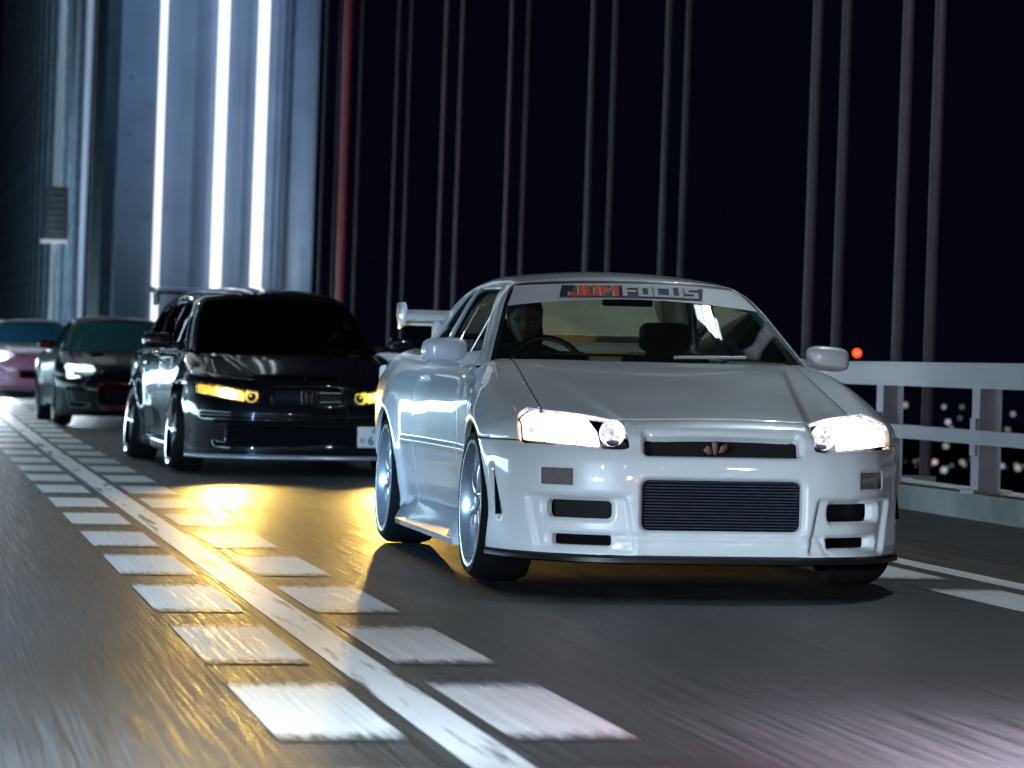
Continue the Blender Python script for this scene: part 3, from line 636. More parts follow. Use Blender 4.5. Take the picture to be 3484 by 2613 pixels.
# ------------------------------------------------------------------ road and bridge
RM = Matrix(((CP, -SP, 0, 0), (SP, CP, 0, 7.21), (0, 0, 1, 0), (0, 0, 0, 1)))
def strip(name, p0, p1, s0, s1, z, m, ds=6, parent=None, kind='structure'):
    n = max(2, int((s1 - s0) / ds) + 1); V = []; ss = np.linspace(s0, s1, n)
    for s in ss: V += [(p0, s, z + zroad(s)), (p1, s, z + zroad(s))]
    o = mesh(name, V, [(2 * i, 2 * i + 1, 2 * i + 3, 2 * i + 2) for i in range(n - 1)], m, parent)
    if parent is None:
        o.matrix_world = RM
        if kind: o['kind'] = kind
    return o
def asphalt(name, base, streak):
    m = bpy.data.materials.new(name); m.use_nodes = True; t = m.node_tree; b = t.nodes['Principled BSDF']; L = t.links.new
    tc = t.nodes.new('ShaderNodeTexCoord')
    def noise(scale, st, det=5, rough=.6):
        mp = t.nodes.new('ShaderNodeMapping'); mp.inputs['Scale'].default_value = st; L(tc.outputs['Object'], mp.inputs[0])
        n = t.nodes.new('ShaderNodeTexNoise'); n.inputs['Scale'].default_value = scale; n.inputs['Detail'].default_value = det; n.inputs['Roughness'].default_value = rough; L(mp.outputs[0], n.inputs['Vector']); return n
    def rng(n, a, b_, c, d):
        r = t.nodes.new('ShaderNodeMapRange'); r.inputs[1].default_value = a; r.inputs[2].default_value = b_; r.inputs[3].default_value = c; r.inputs[4].default_value = d; L(n.outputs[0], r.inputs[0]); return r
    def mul(a, b_):
        x = t.nodes.new('ShaderNodeMath'); x.operation = 'MULTIPLY'; L(a.outputs[0], x.inputs[0]); L(b_.outputs[0], x.inputs[1]); return x
    f = mul(mul(rng(noise(90, (1, .009, 1)), .38, .62, 1 - streak, 1 + streak), rng(noise(.35, (1, .12, 1)), .35, .65, .62, 1.38)), rng(noise(400, (1, 1, 1), 2), .3, .7, .7, 1.3))
    x = t.nodes.new('ShaderNodeVectorMath'); x.operation = 'SCALE'; x.inputs[0].default_value = base; L(f.outputs[0], x.inputs['Scale']); L(x.outputs[0], b.inputs['Base Color'])
    b.inputs['Specular IOR Level'].default_value = .13; r = rng(noise(90, (1, .009, 1)), .38, .62, .40, .66); L(r.outputs[0], b.inputs['Roughness'])
    bp = t.nodes.new('ShaderNodeBump'); bp.inputs['Strength'].default_value = .6; bp.inputs['Distance'].default_value = .004
    mm = mul(rng(noise(110, (1, .012, 1), 3), 0, 1, 0, 1), rng(noise(260, (1, 1, 1), 2), 0, 1, .4, 1)); L(mm.outputs[0], bp.inputs['Height']); L(bp.outputs[0], b.inputs['Normal'])
    return m
M_ASPH = asphalt('asphalt', (.036, .037, .039), .75)
M_ASPH2 = asphalt('shoulder_asphalt', (.022, .023, .025), .45)
def paintmat(name, col_, wear):
    m = asphalt(name, col_, .12); t = m.node_tree
    return m
M_LINE = asphalt('road_marking_paint', (.66, .65, .64), .14)
def worn_line():
    m = mat('worn_line_paint', (.62, .61, .60), .5, bump=.2, nscale=20); t = m.node_tree; b = t.nodes['Principled BSDF']; L = t.links.new
    tc = t.nodes.new('ShaderNodeTexCoord'); mp = t.nodes.new('ShaderNodeMapping'); mp.inputs['Scale'].default_value = (9, .5, 1); L(tc.outputs['Object'], mp.inputs[0])
    n = t.nodes.new('ShaderNodeTexNoise'); n.inputs['Scale'].default_value = 1.6; n.inputs['Detail'].default_value = 7; L(mp.outputs[0], n.inputs['Vector'])
    r = t.nodes.new('ShaderNodeValToRGB'); r.color_ramp.elements[0].position = .36; r.color_ramp.elements[0].color = (.06, .06, .06, 1); r.color_ramp.elements[1].position = .44; r.color_ramp.elements[1].color = (.74, .73, .72, 1)
    L(n.outputs[0], r.inputs[0]); L(r.outputs[0], b.inputs['Base Color']); return m
M_WLINE = worn_line()
def smeared_dash(ln, wd):  # ragged fading dash ends stand in for motion smear
    m = asphalt('smeared_dash_paint', (.66, .65, .64), .14); t = m.node_tree; b = t.nodes['Principled BSDF']; L = t.links.new
    def nd(k, op=None, **kw):
        n = t.nodes.new(k)
        if op: n.operation = op
        return n
    tc = nd('ShaderNodeTexCoord'); sx = nd('ShaderNodeSeparateXYZ'); L(tc.outputs['Object'], sx.inputs[0])
    inv = nd('ShaderNodeMath', 'SUBTRACT'); inv.inputs[0].default_value = ln; L(sx.outputs[1], inv.inputs[1])
    mn = nd('ShaderNodeMath', 'MINIMUM'); L(sx.outputs[1], mn.inputs[0]); L(inv.outputs[0], mn.inputs[1])
    oi = nd('ShaderNodeObjectInfo'); mp = nd('ShaderNodeMapping'); mp.inputs['Scale'].default_value = (1, .10, 1); L(tc.outputs['Object'], mp.inputs[0]); L(oi.outputs['Location'], mp.inputs['Location'])
    n = nd('ShaderNodeTexNoise'); n.inputs['Scale'].default_value = 55; n.inputs['Detail'].default_value = 5; L(mp.outputs[0], n.inputs['Vector'])
    s1 = nd('ShaderNodeMath', 'MULTIPLY'); s1.inputs[1].default_value = -.34; L(n.outputs[0], s1.inputs[0]); s2 = nd('ShaderNodeMath', 'ADD'); L(mn.outputs[0], s2.inputs[0]); L(s1.outputs[0], s2.inputs[1])
    r = nd('ShaderNodeMapRange'); r.inputs[1].default_value = -.13; r.inputs[2].default_value = .05; L(s2.outputs[0], r.inputs[0])
    mx = nd('ShaderNodeMix'); mx.data_type = 'RGBA'; src = b.inputs['Base Color'].links[0].from_socket; L(r.outputs[0], mx.inputs[0]); mx.inputs[6].default_value = (.06, .06, .06, 1); L(src, mx.inputs[7]); L(mx.outputs[2], b.inputs['Base Color']); return m
M_DASHL = smeared_dash(1.42, .32)
strip('road', -11.5, 3.9, -12, 420, 0, M_ASPH)
strip('shoulder', 3.9, 5.35, -12, 420, 0, M_ASPH2)
strip('centre_line', -.075, .075, -11, 400, .002, M_WLINE)
strip('edge_line', 3.36, 3.50, -11, 400, .002, M_LINE)
def dashes(pa, pb, s0, n, per, ln):
    V = []; Fc = []
    me = None
    for k in range(n):
        s = s0 + k * per; z = zroad(s) + .002
        if me is None:
            me = bpy.data.meshes.new('road_marking'); me.from_pydata([(pa, 0, 0), (pb, 0, 0), (pb, ln, 0), (pa, ln, 0)], [], [(0, 1, 2, 3)]); me.materials.append(M_DASHL)
        o = bpy.data.objects.new('road_marking', me); col.objects.link(o); o.parent = ROADM; o.location = (0, s, z)
        if s > 18: o.rotation_euler = (math.atan((zroad(s + ln) - zroad(s)) / ln), 0, 0)
ROADM = empty('lane_markings', RM); ROADM['kind'] = 'structure'
S0 = .62 - 1.907 * 4
dashes(.125, .445, S0 - .13, 44, 1.907, 1.42); dashes(-.455, -.135, S0 - .13, 44, 1.907, 1.42); dashes(2.93, 3.25, S0, 30, 1.907, 1.42)
# steel: weathered painted bridge metal
M_STEEL = mat('painted_bridge_steel', (.46, .45, .50), .42, noise=.28, nscale=2.2, bump=.15, rnoise=.12, stretch=(1, .35, 1))
M_STEELD = mat('dark_bridge_steel', (.20, .21, .23), .5, noise=.25, nscale=2)
M_CONC = mat('kerb_concrete', (.40, .40, .40), .7, noise=.35, nscale=2, bump=.4)
M_ROPE = mat('hanger_rope_steel', (.060, .042, .060), .5, 0, noise=.15, nscale=6)
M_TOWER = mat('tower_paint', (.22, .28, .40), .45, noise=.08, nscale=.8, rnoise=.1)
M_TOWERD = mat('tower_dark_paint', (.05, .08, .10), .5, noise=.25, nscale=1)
def rail_side(P0, s0, s1, label, step=2.02, mirror=1):
    root = empty('bridge_railing', RM, label, 'railing')
    def beam(name, pa, pb, za, zb, m):
        n = int((s1 - s0) / 4) + 1; V = []; Fc = []
        for s in np.linspace(s0, s1, n):
            z = zroad(s); V += [(pa, s, za + z), (pb, s, za + z), (pb, s, zb + z), (pa, s, zb + z)]
        for i in range(n - 1):
            for k in range(4): Fc.append((4 * i + k, 4 * i + (k + 1) % 4, 4 * i + 4 + (k + 1) % 4, 4 * i + 4 + k))
        Fc += [(0, 1, 2, 3), (4 * n - 4, 4 * n - 3, 4 * n - 2, 4 * n - 1)]
        return mesh(name, V, Fc, m, root)
    g = mirror
    beam('top_rail', P0, P0 + .14 * g, .83, .975, M_STEEL); beam('top_rail_cap', P0 - .006 * g, P0 + .15 * g, .977, .992, M_STEEL)
    beam('mid_rail', P0 + .01 * g, P0 + .10 * g, .475, .565, M_STEEL); beam('kerb', P0 - .02 * g, P0 + .42 * g, -.2, .16, M_CONC)
    q = MB()
    q.box((P0 + .05 * g, -.075, .16), (P0 + .17 * g, .075, .83)); q.box((P0 + .17 * g, -.11, .16), (P0 + .185 * g, .11, .83)); q.box((P0 + .0 * g, -.13, .16), (P0 + .26 * g, .13, .185))
    q.box((P0 + .03 * g, -.05, .40), (P0 + .05 * g, .05, .64))
    o = q.build('post', M_STEEL, root); me = o.data; k = 0; s = s0 + .97
    while s < s1 and k < 260:
        c = o if k == 0 else bpy.data.objects.new('post', me)
        if k: col.objects.link(c); c.parent = root
        c.location = (0, s, zroad(s)); s += step; k += 1
    return root
rail_side(5.3, -3.0, 210, 'pale steel parapet railing with flat posts along the right edge of the bridge')
rail_side(-9.3, -3.0, 210, 'steel parapet railing along the far side of the bridge', 4.04, -1)
# fascia outside the right rail: deck edge, dark sea below
q = MB(); q.box((5.75, -12, -.5), (7.6, 420, -.22)); o = q.build('service_walkway', M_STEELD); o.matrix_world = RM; o['kind'] = 'structure'
o = mesh('sea', [(-900, -400, -45), (900, -400, -45), (900, 2500, -45), (-900, 2500, -45)], [(0, 1, 2, 3)], mat('dark_sea_water', (.004, .007, .012), .25, bump=.6, nscale=.4)); o['kind'] = 'structure'
# unseen barrier and glowing band, added for the coupe door's reflection (left of the frame)
M_BAND = mat('added_band_emitter', (.8, .8, .8), .3, 0, 0, (.55, .84, 1.0), 15)
t = empty('added_barrier', RM, 'unseen low barrier added to carry a cool white band mirrored in the coupe door', 'barrier')
n = 50; ss = np.linspace(8, 150, n)
def mbeam(nm, pa, pb, za, zb_, m):
    V = []; Fc = []
    for s in ss: z = zroad(s); V += [(pa, s, za + z), (pb, s, za + z), (pb, s, zb_ + z), (pa, s, zb_ + z)]
    for i in range(n - 1):
        for k in range(4): Fc.append((4 * i + k, 4 * i + (k + 1) % 4, 4 * i + 4 + (k + 1) % 4, 4 * i + 4 + k))
    return mesh(nm, V, Fc, m, t)
for s_ in (28, 52, 76): lamp('AREA', 'added_band_light', RD(-4.8, s_, .75), RD(0, s_, -.6), 200, (.55, .82, 1.0), .22, 22)  # area lights added along the band to brighten the left road
mbeam('barrier_base', -5.2, -4.7, -.05, .45, M_CONC); mbeam('barrier_rail', -5.0, -4.9, .50, .98, M_STEEL); mbeam('added_glow_band', -4.895, -4.87, .50, .95, M_BAND)
# hangers
def hanger(p, s, r, gap, h, label, m, lean=.012):
    r = r * .86
    t = empty('bridge_hanger', RM @ Matrix.Translation((p, s, zroad(s))), label, 'cable', 'steel hanger ropes in pairs beside the roadway')
    for k in (-1, 1):
        q = MB(); b = [(k * gap / 2, 0, -.2), (k * gap / 2 + lean * h, 0, h)]; q.tube(b, r, 10); o = q.build('rope', m, t)
    q = MB(); q.box((-gap / 2 - .06, -.1, -.3), (gap / 2 + .06, .1, .12)); q.build('anchor', M_STEELD, t)
HG = [(16.36, 915, .052, .26), (18.86, 823, .052, .26), (24.36, 671, .044, .21), (27.90, 597, .05, .26), (32.99, 512, .045, .22), (38.07, 447, .05, .24), (42.80, 397, .042, .20), (51.5, 326, .05, .26)]
HL = ['hanger rope pair nearest the right edge of the photo', 'hanger rope pair standing right behind the small red light', 'pair of thin hanger ropes above the right half of the white car roof', 'pair of hanger ropes rising above the printed sun strip',
      'reddish hanger rope pair rising above the left end of the white car roof', 'pair of hanger ropes rising behind the wing of the white car', 'thin hanger rope pair just right of the red pole', 'hanger rope pair beside the bright right corner of the blue tower']
for (s, u, r, g_), lb in zip(HG, HL): hanger(6.3, s, r, g_, 26, lb, M_ROPE)
hanger(6.3, 48.6, .05, .26, 26, 'hanger rope pair just left of the red pole', M_ROPE)
ORD = 'first second third fourth fifth sixth seventh eighth ninth tenth eleventh twelfth thirteenth fourteenth fifteenth sixteenth seventeenth'.split()
# far hangers beyond the tower, pale teal stripes
for k in range(17):
    s = 136 + k * 8.2; hanger(6.35, s, .13, .60, 60, 'far pale hanger rope pair, ' + ORD[16 - k] + ' from the left photo edge', M_STEEL, .012)
# ------------------------------------------------------------------ tower
TS, TP0 = 118.0, 6.0
TM = RM @ Matrix.Translation((0, TS, zroad(TS))) @ Matrix.Rotation(R(.75), 4, 'Y')
tw = empty('bridge_tower', TM, 'tall blue painted steel bridge tower leg with glowing white light lines', 'tower')
def tbox(nm, p0, p1, y0, y1, z0, z1, m, par=tw): q = MB(); q.box((p0, y0, z0), (p1, y1, z1)); return q.build(nm, m, par)
def pu(u, Y=None):
    """bridge p coordinate at TS seen at image column u (used once, to size the leg)"""
    t = (u - 512) / F_PX * CP + SP; Yw = (TS * 1.0 - 0) / (-(u - 512) / F_PX * SP + CP) + 7.2
    return ((u - 512) / F_PX * Yw) * CP + (Yw - 7.21) * SP
E0 = {k: pu(k) for k in (98, 110, 146, 149, 207, 217, 247, 257, 148, 155, 206, 218, 224, 226, 246, 259, 250, 264, 288, 284, 312)}
H0, H1 = -8, 70
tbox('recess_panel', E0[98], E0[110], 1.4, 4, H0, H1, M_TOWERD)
tbox('left_panel', E0[110], E0[146], 0, 4, H0, H1, M_TOWER)
tbox('middle_panel', E0[146], E0[218], .5, 4, H0, H1, M_TOWER)
tbox('middle_panel', E0[218], E0[246], .25, 4, H0, H1, M_TOWER)
tbox('right_panel', E0[246], E0[284], .55, 4, H0, H1, M_TOWER)
q = MB(); V = []; Fc = []; n = 14; r = (E0[312] - E0[284])
for k in range(n + 1):
    a = math.pi / 2 * k / n; V += [(E0[312] - r + r * math.sin(a), .3 + r * (1 - math.cos(a)), H0), (E0[312] - r + r * math.sin(a), .3 + r * (1 - math.cos(a)), H1)]
mesh('rounded_corner', V, [(2 * i, 2 * i + 2, 2 * i + 3, 2 * i + 1) for i in range(n)], M_TOWER, tw, True)
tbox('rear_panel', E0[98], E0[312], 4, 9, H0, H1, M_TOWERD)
M_TL1 = mat('white_light_line', (.8, .8, .8), .3, 0, 0, (.90, .96, 1.0), 1.35)
M_TL2 = mat('blue_white_light_line', (.8, .8, .8), .3, 0, 0, (.72, .82, 1.0), .8)
for a, b, m in ((149, 155, M_TL1), (207, 217, M_TL1), (247, 257, M_TL1)):
    tbox('light_line', E0[a] - .02, E0[b], -.12, .0, H0, H1, m)
for u in (275, 281):
    pp = pu(u); q = MB(); q.tube([(pp, .3, H0), (pp, .3, H1)], .05, 8); q.build('drain_pipe', M_TOWERD, tw)
for k in range(9):
    tbox('bolt_plate', E0[110] + .35 + .8 * (k % 2), E0[110] + .5 + .8 * (k % 2), -.03, 0, 2 + k * 1.1, 2.14 + k * 1.1, M_STEELD)
M_XB = mat('hood_reflection_glow', (.8, .8, .8), .3, 0, 0, (.80, .88, 1), .75)  # glowing panels added above view to be mirrored in the hoods
tbox('added_crossbeam', -14, E0[98] - .02, .1, 6, 29, 58, M_TOWER)  # unseen beam added to hold the glowing panels
for k in range(6): tbox('hood_reflection_panel', -13.6 + k * 3.25, -10.6 + k * 3.25, -.02, .08, 30, 57, M_XB)
for z_ in (6, 14, 22): tbox('panel_joint', E0[110], E0[284], -.012, -.002, z_, z_ + .06, M_TOWERD) if False else None
# floodlights that paint the tower blue
lamp('SPOT', 'tower_flood_light', RM @ Vector((4.0, TS - 24, 24 + zroad(TS))), TM @ Vector((10.5, 0, 15)), 9000, (.36, .60, 1.0), .5, angle=44, blend=.9)
lamp('SPOT', 'tower_side_flood_light', RM @ Vector((22, TS - 9, 1 + zroad(TS))), TM @ Vector((14, 0, 9)), 5000, (.75, .92, 1.0), .5, angle=75, blend=.8)
lamp('SPOT', 'deck_flood_light', RM @ Vector((-4, TS + 15, 4 + zroad(TS))), RM @ Vector((6.4, TS + 60, 12)), 9000, (.35, .75, 1.0), .5, angle=80, blend=.8)
# pole, sign, light pole left of the tower
t = empty('street_pole', RM @ Matrix.Translation((6.05, 47.6, zroad(47.6))), 'thick red lit steel pole standing behind the roof of the dark van', 'pole')
q = MB(); q.tube([(0, 0, -.2), (0.25, 0, 26)], .085, 14); q.build('pole_shaft', mat('red_lit_pole', (.38, .09, .11), .4, noise=.1, nscale=3), t)  # red light on the steel is put into its base colour
q = MB(); q.box((-.16, -.16, -.25), (.16, .16, .0)); q.build('pole_base', M_STEELD, t)
def far_at(u, v, Y):
    a = u - 512; b = v - 384; cr, sr = math.cos(ROLL), math.sin(ROLL); x = a * cr + b * sr; yy = -a * sr + b * cr
    d = Vector((x, F_PX, -yy - F_PX * PITCH)); return d * (Y / d.y) + Vector((0, 0, CAM_H))
PS = far_at(78, 300, 150)
t = empty('light_mast', Matrix.Translation((PS.x, PS.y, 2)), 'slim bright mast left of the tower', 'mast')
q = MB(); q.tube([(0, 0, 0), (.55, 0, 32)], .20, 12); q.build('mast_shaft', mat('mast_glow', (.6, .7, .8), .3, 0, 0, (.55, .72, 1), .35), t)  # light on the shaft is put in as emission
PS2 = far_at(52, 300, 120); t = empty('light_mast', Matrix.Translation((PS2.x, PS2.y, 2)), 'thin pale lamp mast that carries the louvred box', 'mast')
q = MB(); q.tube([(0, 0, 0), (.45, 0, 26)], .12, 12); q.build('mast_shaft', mat('pale_mast_glow', (.6, .7, .75), .3, 0, 0, (.5, .65, .75), .16), t)  # faint emission stands in for light on this mast
q = MB(); c = far_at(58, 212, 119.6)
bx = empty('louvred_box', Matrix.Translation(c), 'small grey louvred cabinet hung on the thin mast at far left', 'cabinet')
q.box((-.46, .02, -1.05), (.36, .3, .95)); q.build('cabinet_body', M_STEELD, bx)
for k in range(7): q = MB(); q.box((-.34, -.05, -.8 + k * .25), (.30, .015, -.70 + k * .25)); q.build('louvre', M_STEEL, bx)
q = MB(); q.box((-.62, -.15, -1.18), (.34, .25, -1.055)); q.build('platform', mat('platform_glow', (.7, .7, .75), .4, 0, 0, (.7, .75, .9), .5), bx)  # platform is no lamp; its lit look is emission
# small lamps in the distance
def glow(u, v, Y, r, c, e, label, nm='beacon'):
    P_ = far_at(u, v, Y); t = empty(nm, Matrix.Translation(P_), label, 'light')
    q = MB(); q.lathe([(.001, -r), (r * .5, -r * .87), (r * .87, -r * .5), (r, 0), (r * .87, r * .5), (r * .5, r * .87), (.001, r)], Matrix.Identity(4), 14); q.build('lamp_globe', mat('glow_' + nm, (.5, .5, .5), .5, 0, 0, c, e), t)
    q = MB(); q.tube([(0, r * .5, -r), (0, r * .5, -r - 3)], r * .15, 8); q.build('lamp_stem', M_STEELD, t)
glow(857, 353, 400, .45, (1, .05, .02), 6, 'red aviation light low in the dark sky beside the right mirror', 'beacon')

# city lights over the water, seen through the railing
cl = [(944, 407, .9), (948, 422, 1.3), (951, 430, 1.3), (938, 434, 1.1), (946, 446, .8), (962, 407, .4), (935, 462, 1.5), (944, 470, 1.2), (962, 462, .8), (975, 463, .8), (990, 463, .9), (1002, 466, 1.0), (1018, 468, .9), (1013, 414, .8), (905, 405, .8), (960, 418, .3), (1008, 430, .4)]
for i, (u, v, e) in enumerate(cl):
    P_ = far_at(u, v, 330); o = MB(); rr = .22 + .12 * ((i * 37) % 5) / 4
    o.lathe([(.001, -rr), (rr * .7, -rr * .7), (rr, 0), (rr * .7, rr * .7), (.001, rr)], Matrix.Translation(P_), 10)
    cc = [(.75, .95, .95), (.8, .85, 1), (1, .85, .75), (.6, .9, 1)][i % 4]; cn = ['pale green', 'bluish', 'warm', 'cyan'][i % 4]
    b = o.build('shore_light', mat('shore_light_%d' % i, (.1, .1, .1), .5, 0, 0, cc, e * .45)); tag(b, 'blurred ' + cn + ' shore light, ' + ORD[sorted(q_[0] + q_[1] * .001 for q_ in cl).index(cl[i][0] + cl[i][1] * .001)] + ' from the left of those seen through the railing', 'light', 'shore lights seen through the railing')
q = MB(); rnd = random.Random(5)
for k in range(30):
    u = rnd.uniform(885, 1060); v = rnd.choice([rnd.gauss(465, 4), rnd.gauss(465, 3), rnd.uniform(405, 470)]); P_ = far_at(u, v, rnd.uniform(280, 520)); rr = rnd.uniform(.08, .24)
    q.lathe([(.001, -rr * .6), (rr, 0), (.001, rr * .6)], Matrix.Translation(P_) @ Matrix.Diagonal((2.2, 1, 1, 1)), 6)
tag(q.build('city_lights', mat('faint_city_light', (.1, .1, .1), .5, 0, 0, (.85, .85, .75), .25)), kind='stuff')
q = MB()
for k in range(22):
    u = 880 + k * 9 + rnd.uniform(-3, 3); P_ = far_at(u, 470, 560); h_ = rnd.uniform(4, 16); q.box((P_.x - 4, P_.y, -46), (P_.x + rnd.uniform(1, 6), P_.y + 8, P_.z + h_ * .5))
tag(q.build('far_shore', mat('shore_silhouette', (.02, .022, .03), .9, noise=.3, nscale=.3)), kind='structure')
# street lamp and added fill lamp fixtures (light sources are declared at the top)
M_LH = mat('lamp_head_glass', (.8, .8, .8), .3, 0, 0, (.86, .95, 1), 12)
proto = None
SLAB = ['street lamp over the deck just behind the white coupe', 'street lamp added behind the camera to fill the front of the coupe', 'street lamp added over the far lanes beside the black van', 'street lamp added over the far lanes beyond the last car']
for i, (p, s, h, e, sd) in enumerate(STREET):
    X0 = -9.9 if sd < 0 else 6.1; p = p - X0 - 9.9
    t = empty('street_lamp', RM @ Matrix.Translation((X0, s, zroad(s))), SLAB[i], 'street lamp', 'street lamps over the bridge deck')
    q = MB(); q.tube([(0, 0, -.2), (0, 0, h - 1.4), (.07 * (9.9 + p), 0, h - .3), (.3 * (9.9 + p), 0, h + .1), (9.9 + p, 0, h + .06)], [.11, .08, .07, .06, .05], 12); q.build('lamp_post', M_STEEL, t)
    q = MB(); q.box((9.9 + p - .30, -.12, h), (9.9 + p + .30, .12, h + .08)); hd = q.build('lamp_head', M_STEELD, t, bevel=.03)
    q = MB(); q.box((9.9 + p - .22, -.09, h - .03), (9.9 + p + .22, .09, h - .002)); q.build('lamp_lens', M_LH, hd)
# ------------------------------------------------------------------ the cars behind
def van_wheels(root, s):
    wheel(root, s, 0, .325, .955, .325, .275, .27, 8, M_RIMD, M_LIP, R(5), 0, 'thin'); wheel(root, s, -2.83, .33, .965, .33, .275, .27, 8, M_RIMD, M_LIP, R(6), 0, 'thin')
VAN = dict(name='black_van', res=1.6, wb=2.83, wz=.325, tail=3.85, nose=.93, arch=.36, arch2=.372,
    W=([-3.9,-3.5,-2.83,-2.1,-1.6,-.9,-.5,0,.5,.95],[.84,.87,.905,.875,.87,.87,.875,.905,.90,.88]),
    T=([.10,.2,.3,.4,.5,.65,.8,.9,.98,1.05],[.03,.022,.026,.018,.004,0,.006,.018,.04,.08]), flare=(.045, .05),
    F=([0,.2,.4,.6,.72,.82,.88,.94],[.93,.92,.89,.83,.76,.62,.45,.15]),
    L=([.08,.14,.2,.45,.55,.62,.70,.78,.86],[-.03,-.012,0,0,-.015,-.04,-.065,-.11,-.2]),
    H=([-3.85,-3.0,-1.0,-.3,-.15,.1,.3,.5,.7,.84],[1.0,1.01,1.0,.99,.975,.935,.895,.85,.795,.74]), XE=([-.6,.75],[.62,.40]), crease=.012,
    roof=([-.7,-.95,-1.4,-2.0,-2.8,-3.4,-3.8],[1.40,1.46,1.51,1.53,1.52,1.47,1.43]), back=([.95,1.1,1.3,1.45],[-3.8,-3.74,-3.6,-3.42]), taper=.008,
    belt=(.80,.36,.97), ws=(-.10,1.85,.30), B=([0,.2,.4,.5,.6,.7,.80,.9],[.80,.79,.74,.69,.60,.48,.36,.28]), xh=([-.7,-.2,.1,.4,.8],[.70,.71,.72,.72,.73]),
    hl_low=([.32,.55,.70,.83,.9],[.560,.588,.612,.63,.64]), hl_top=([.40,.55,.70,.83,.9],[.655,.675,.70,.715,.72]), hl_out=([.60,.72,.76],[44.5,46.5,48]), hl_in=(.41,.37,(.58,.70)),
    zbot=.16, seamz=.70, seams=[-.55,-1.55,-2.5,-3.2], hz=.86, open=[(0,.63,.27,.058,.03,0,'grille',M_MESH),(0,.32,.62,.060,.02,0,'lower_grille',M_WELL)],
    pockets=[(0,.33,.72,.09,.03,0,.012,.01)], grooves=[((0,.45),(.80,.47),.012,.008)], ws_top=([0,.3,.5,.7],[1.425,1.42,1.41,1.395]), ws_rear=-1.15, ghc=-1.9, apil=.034,
    wins=[[(-.62,1.0),(-1.15,1.34),(-1.58,1.385),(-1.58,1.0)],[(-1.64,1.0),(-1.64,1.385),(-2.5,1.39),(-2.55,1.0)],[(-2.62,1.0),(-2.57,1.385),(-3.2,1.36),(-3.45,1.05)]],
    rear_y=-3.3, rear_z=(1.05,1.38), lamp=lampgen(M_YLOW, M_YLOW2, .625, (.50, .72), sp_hb=mat('yellow_reflector', (.8, .62, .12), .3, .6, 0, (1, .75, .15), .9)), wheels=van_wheels, sideglass=M_TINT)
van, vbody, vtop = build_car(VAN, pose(-1.80, 25.53, R(13.5)), 'black low van with dark windows, one glaring yellow headlight and wide tilted wheels', 'car', M_BLACK, M_TINT, 'cars driving in a line over the bridge')
def vn(ax_, z_, fn=None): return cast(fn or vbody, np.array([[ax_, 1.4, z_]]), np.array([[0., -1, 0]]))[0]
q = MB()
for zz in (.585, .655):
    for s in (-1, 1): q.tube([(s * .09, .90 - (.02 if zz > .6 else -.004), zz), (s * .17, .893 - (.02 if zz > .6 else -.004), zz), (s * .262, .885 - (.02 if zz > .6 else -.004), zz)], .007, 8)
q.build('grille_bar', M_CHROME, van)['kind'] = 'stuff'
q = MB(); r_ = [(-.062, .045), (-.05, -.052), (.05, -.052), (.062, .045), (.05, .052), (-.05, .052)]
pts = [(a, .925, .622 + b) for a, b in r_] + [(r_[0][0], .925, .622 + r_[0][1])]
q.tube(pts, .0065, 8); q.prism([(-.036, .038), (-.028, -.038), (-.012, -.038), (-.015, -.004), (.015, -.004), (.012, -.038), (.028, -.038), (.036, .038), (.018, .038), (.014, .010), (-.014, .010), (-.018, .038)], .012, lambda a, b, d: (a, .92 + d, .622 + b))
q.build('grille_emblem', M_CHROME, van)
def text(body_, name, size, M, m, parent, ext=.001):
    c = bpy.data.curves.new(name, 'FONT'); c.body = body_; c.size = size; c.extrude = ext; c.align_x = 'CENTER'; c.align_y = 'CENTER'; c.offset = size * .012
    o = bpy.data.objects.new(name, c); col.objects.link(o); dg = bpy.context.evaluated_depsgraph_get(); me = bpy.data.meshes.new_from_object(o.evaluated_get(dg)); bpy.data.objects.remove(o)
    o = link(name, me, m, parent); o.matrix_basis = M; return o
q = MB(); q.box((-.0825 * 2, -.008, -.0825), (.165, .004, .0825))
pt = q.build('number_plate', mat('plate_white', (.62, .60, .58), .4), van, bevel=.004); pt.location = (.56, .875, .315); pt.rotation_euler = (0, 0, R(-10))
FR = Matrix(((1, 0, 0, 0), (0, 0, 1, 0), (0, 1, 0, 0), (0, 0, 0, 1)))
M_PLT = mat('plate_green_black', (.03, .04, .04), .5)
text('\u306e', 'plate_character', .045, Matrix.Translation((-.125, .0055, -.03)) @ FR, M_PLT, pt) 
text('6', 'plate_digit', .095, Matrix.Translation((-.055, .0055, -.03)) @ FR, M_PLT, pt); text('\u54c1', 'plate_character', .04, Matrix.Translation((-.03, .0055, .05)) @ FR, M_PLT, pt)
for s in (-1, 1):
    q = MB(); q.box((-.12, -.045, -.062), (.12, .045, .062)); m_ = q.build('door_mirror', M_BLACK, van, bevel=.035, seg=4); m_.location = (s * 1.02, -.48, 1.045)
    q = MB(); q.prism([(.80, .98), (.80, 1.05), (.93, 1.03), (.93, .99)], .07, lambda a, b, d: (s * a, -.45 - d, b)); q.build('mirror_stalk', M_BLACK, van, bevel=.01)
q = MB(); q.prism([(-3.20, 1.50), (-3.45, 1.54), (-3.85, 1.56), (-3.86, 1.515), (-3.5, 1.49), (-3.25, 1.475)], 1.38, lambda a, b, d: (.69 - d, a, b)); q.build('roof_spoiler', M_BLACK, van, auto=35)
for s in (-1, 1): q = MB(); q.prism([(-3.45, 1.40), (-3.50, 1.52), (-3.80, 1.54), (-3.76, 1.38)], .02, lambda a, b, d: (s * (.66 - d), a, b)); q.build('spoiler_endplate', M_BLACK, van)
q = MB(); V = []; Fc = []
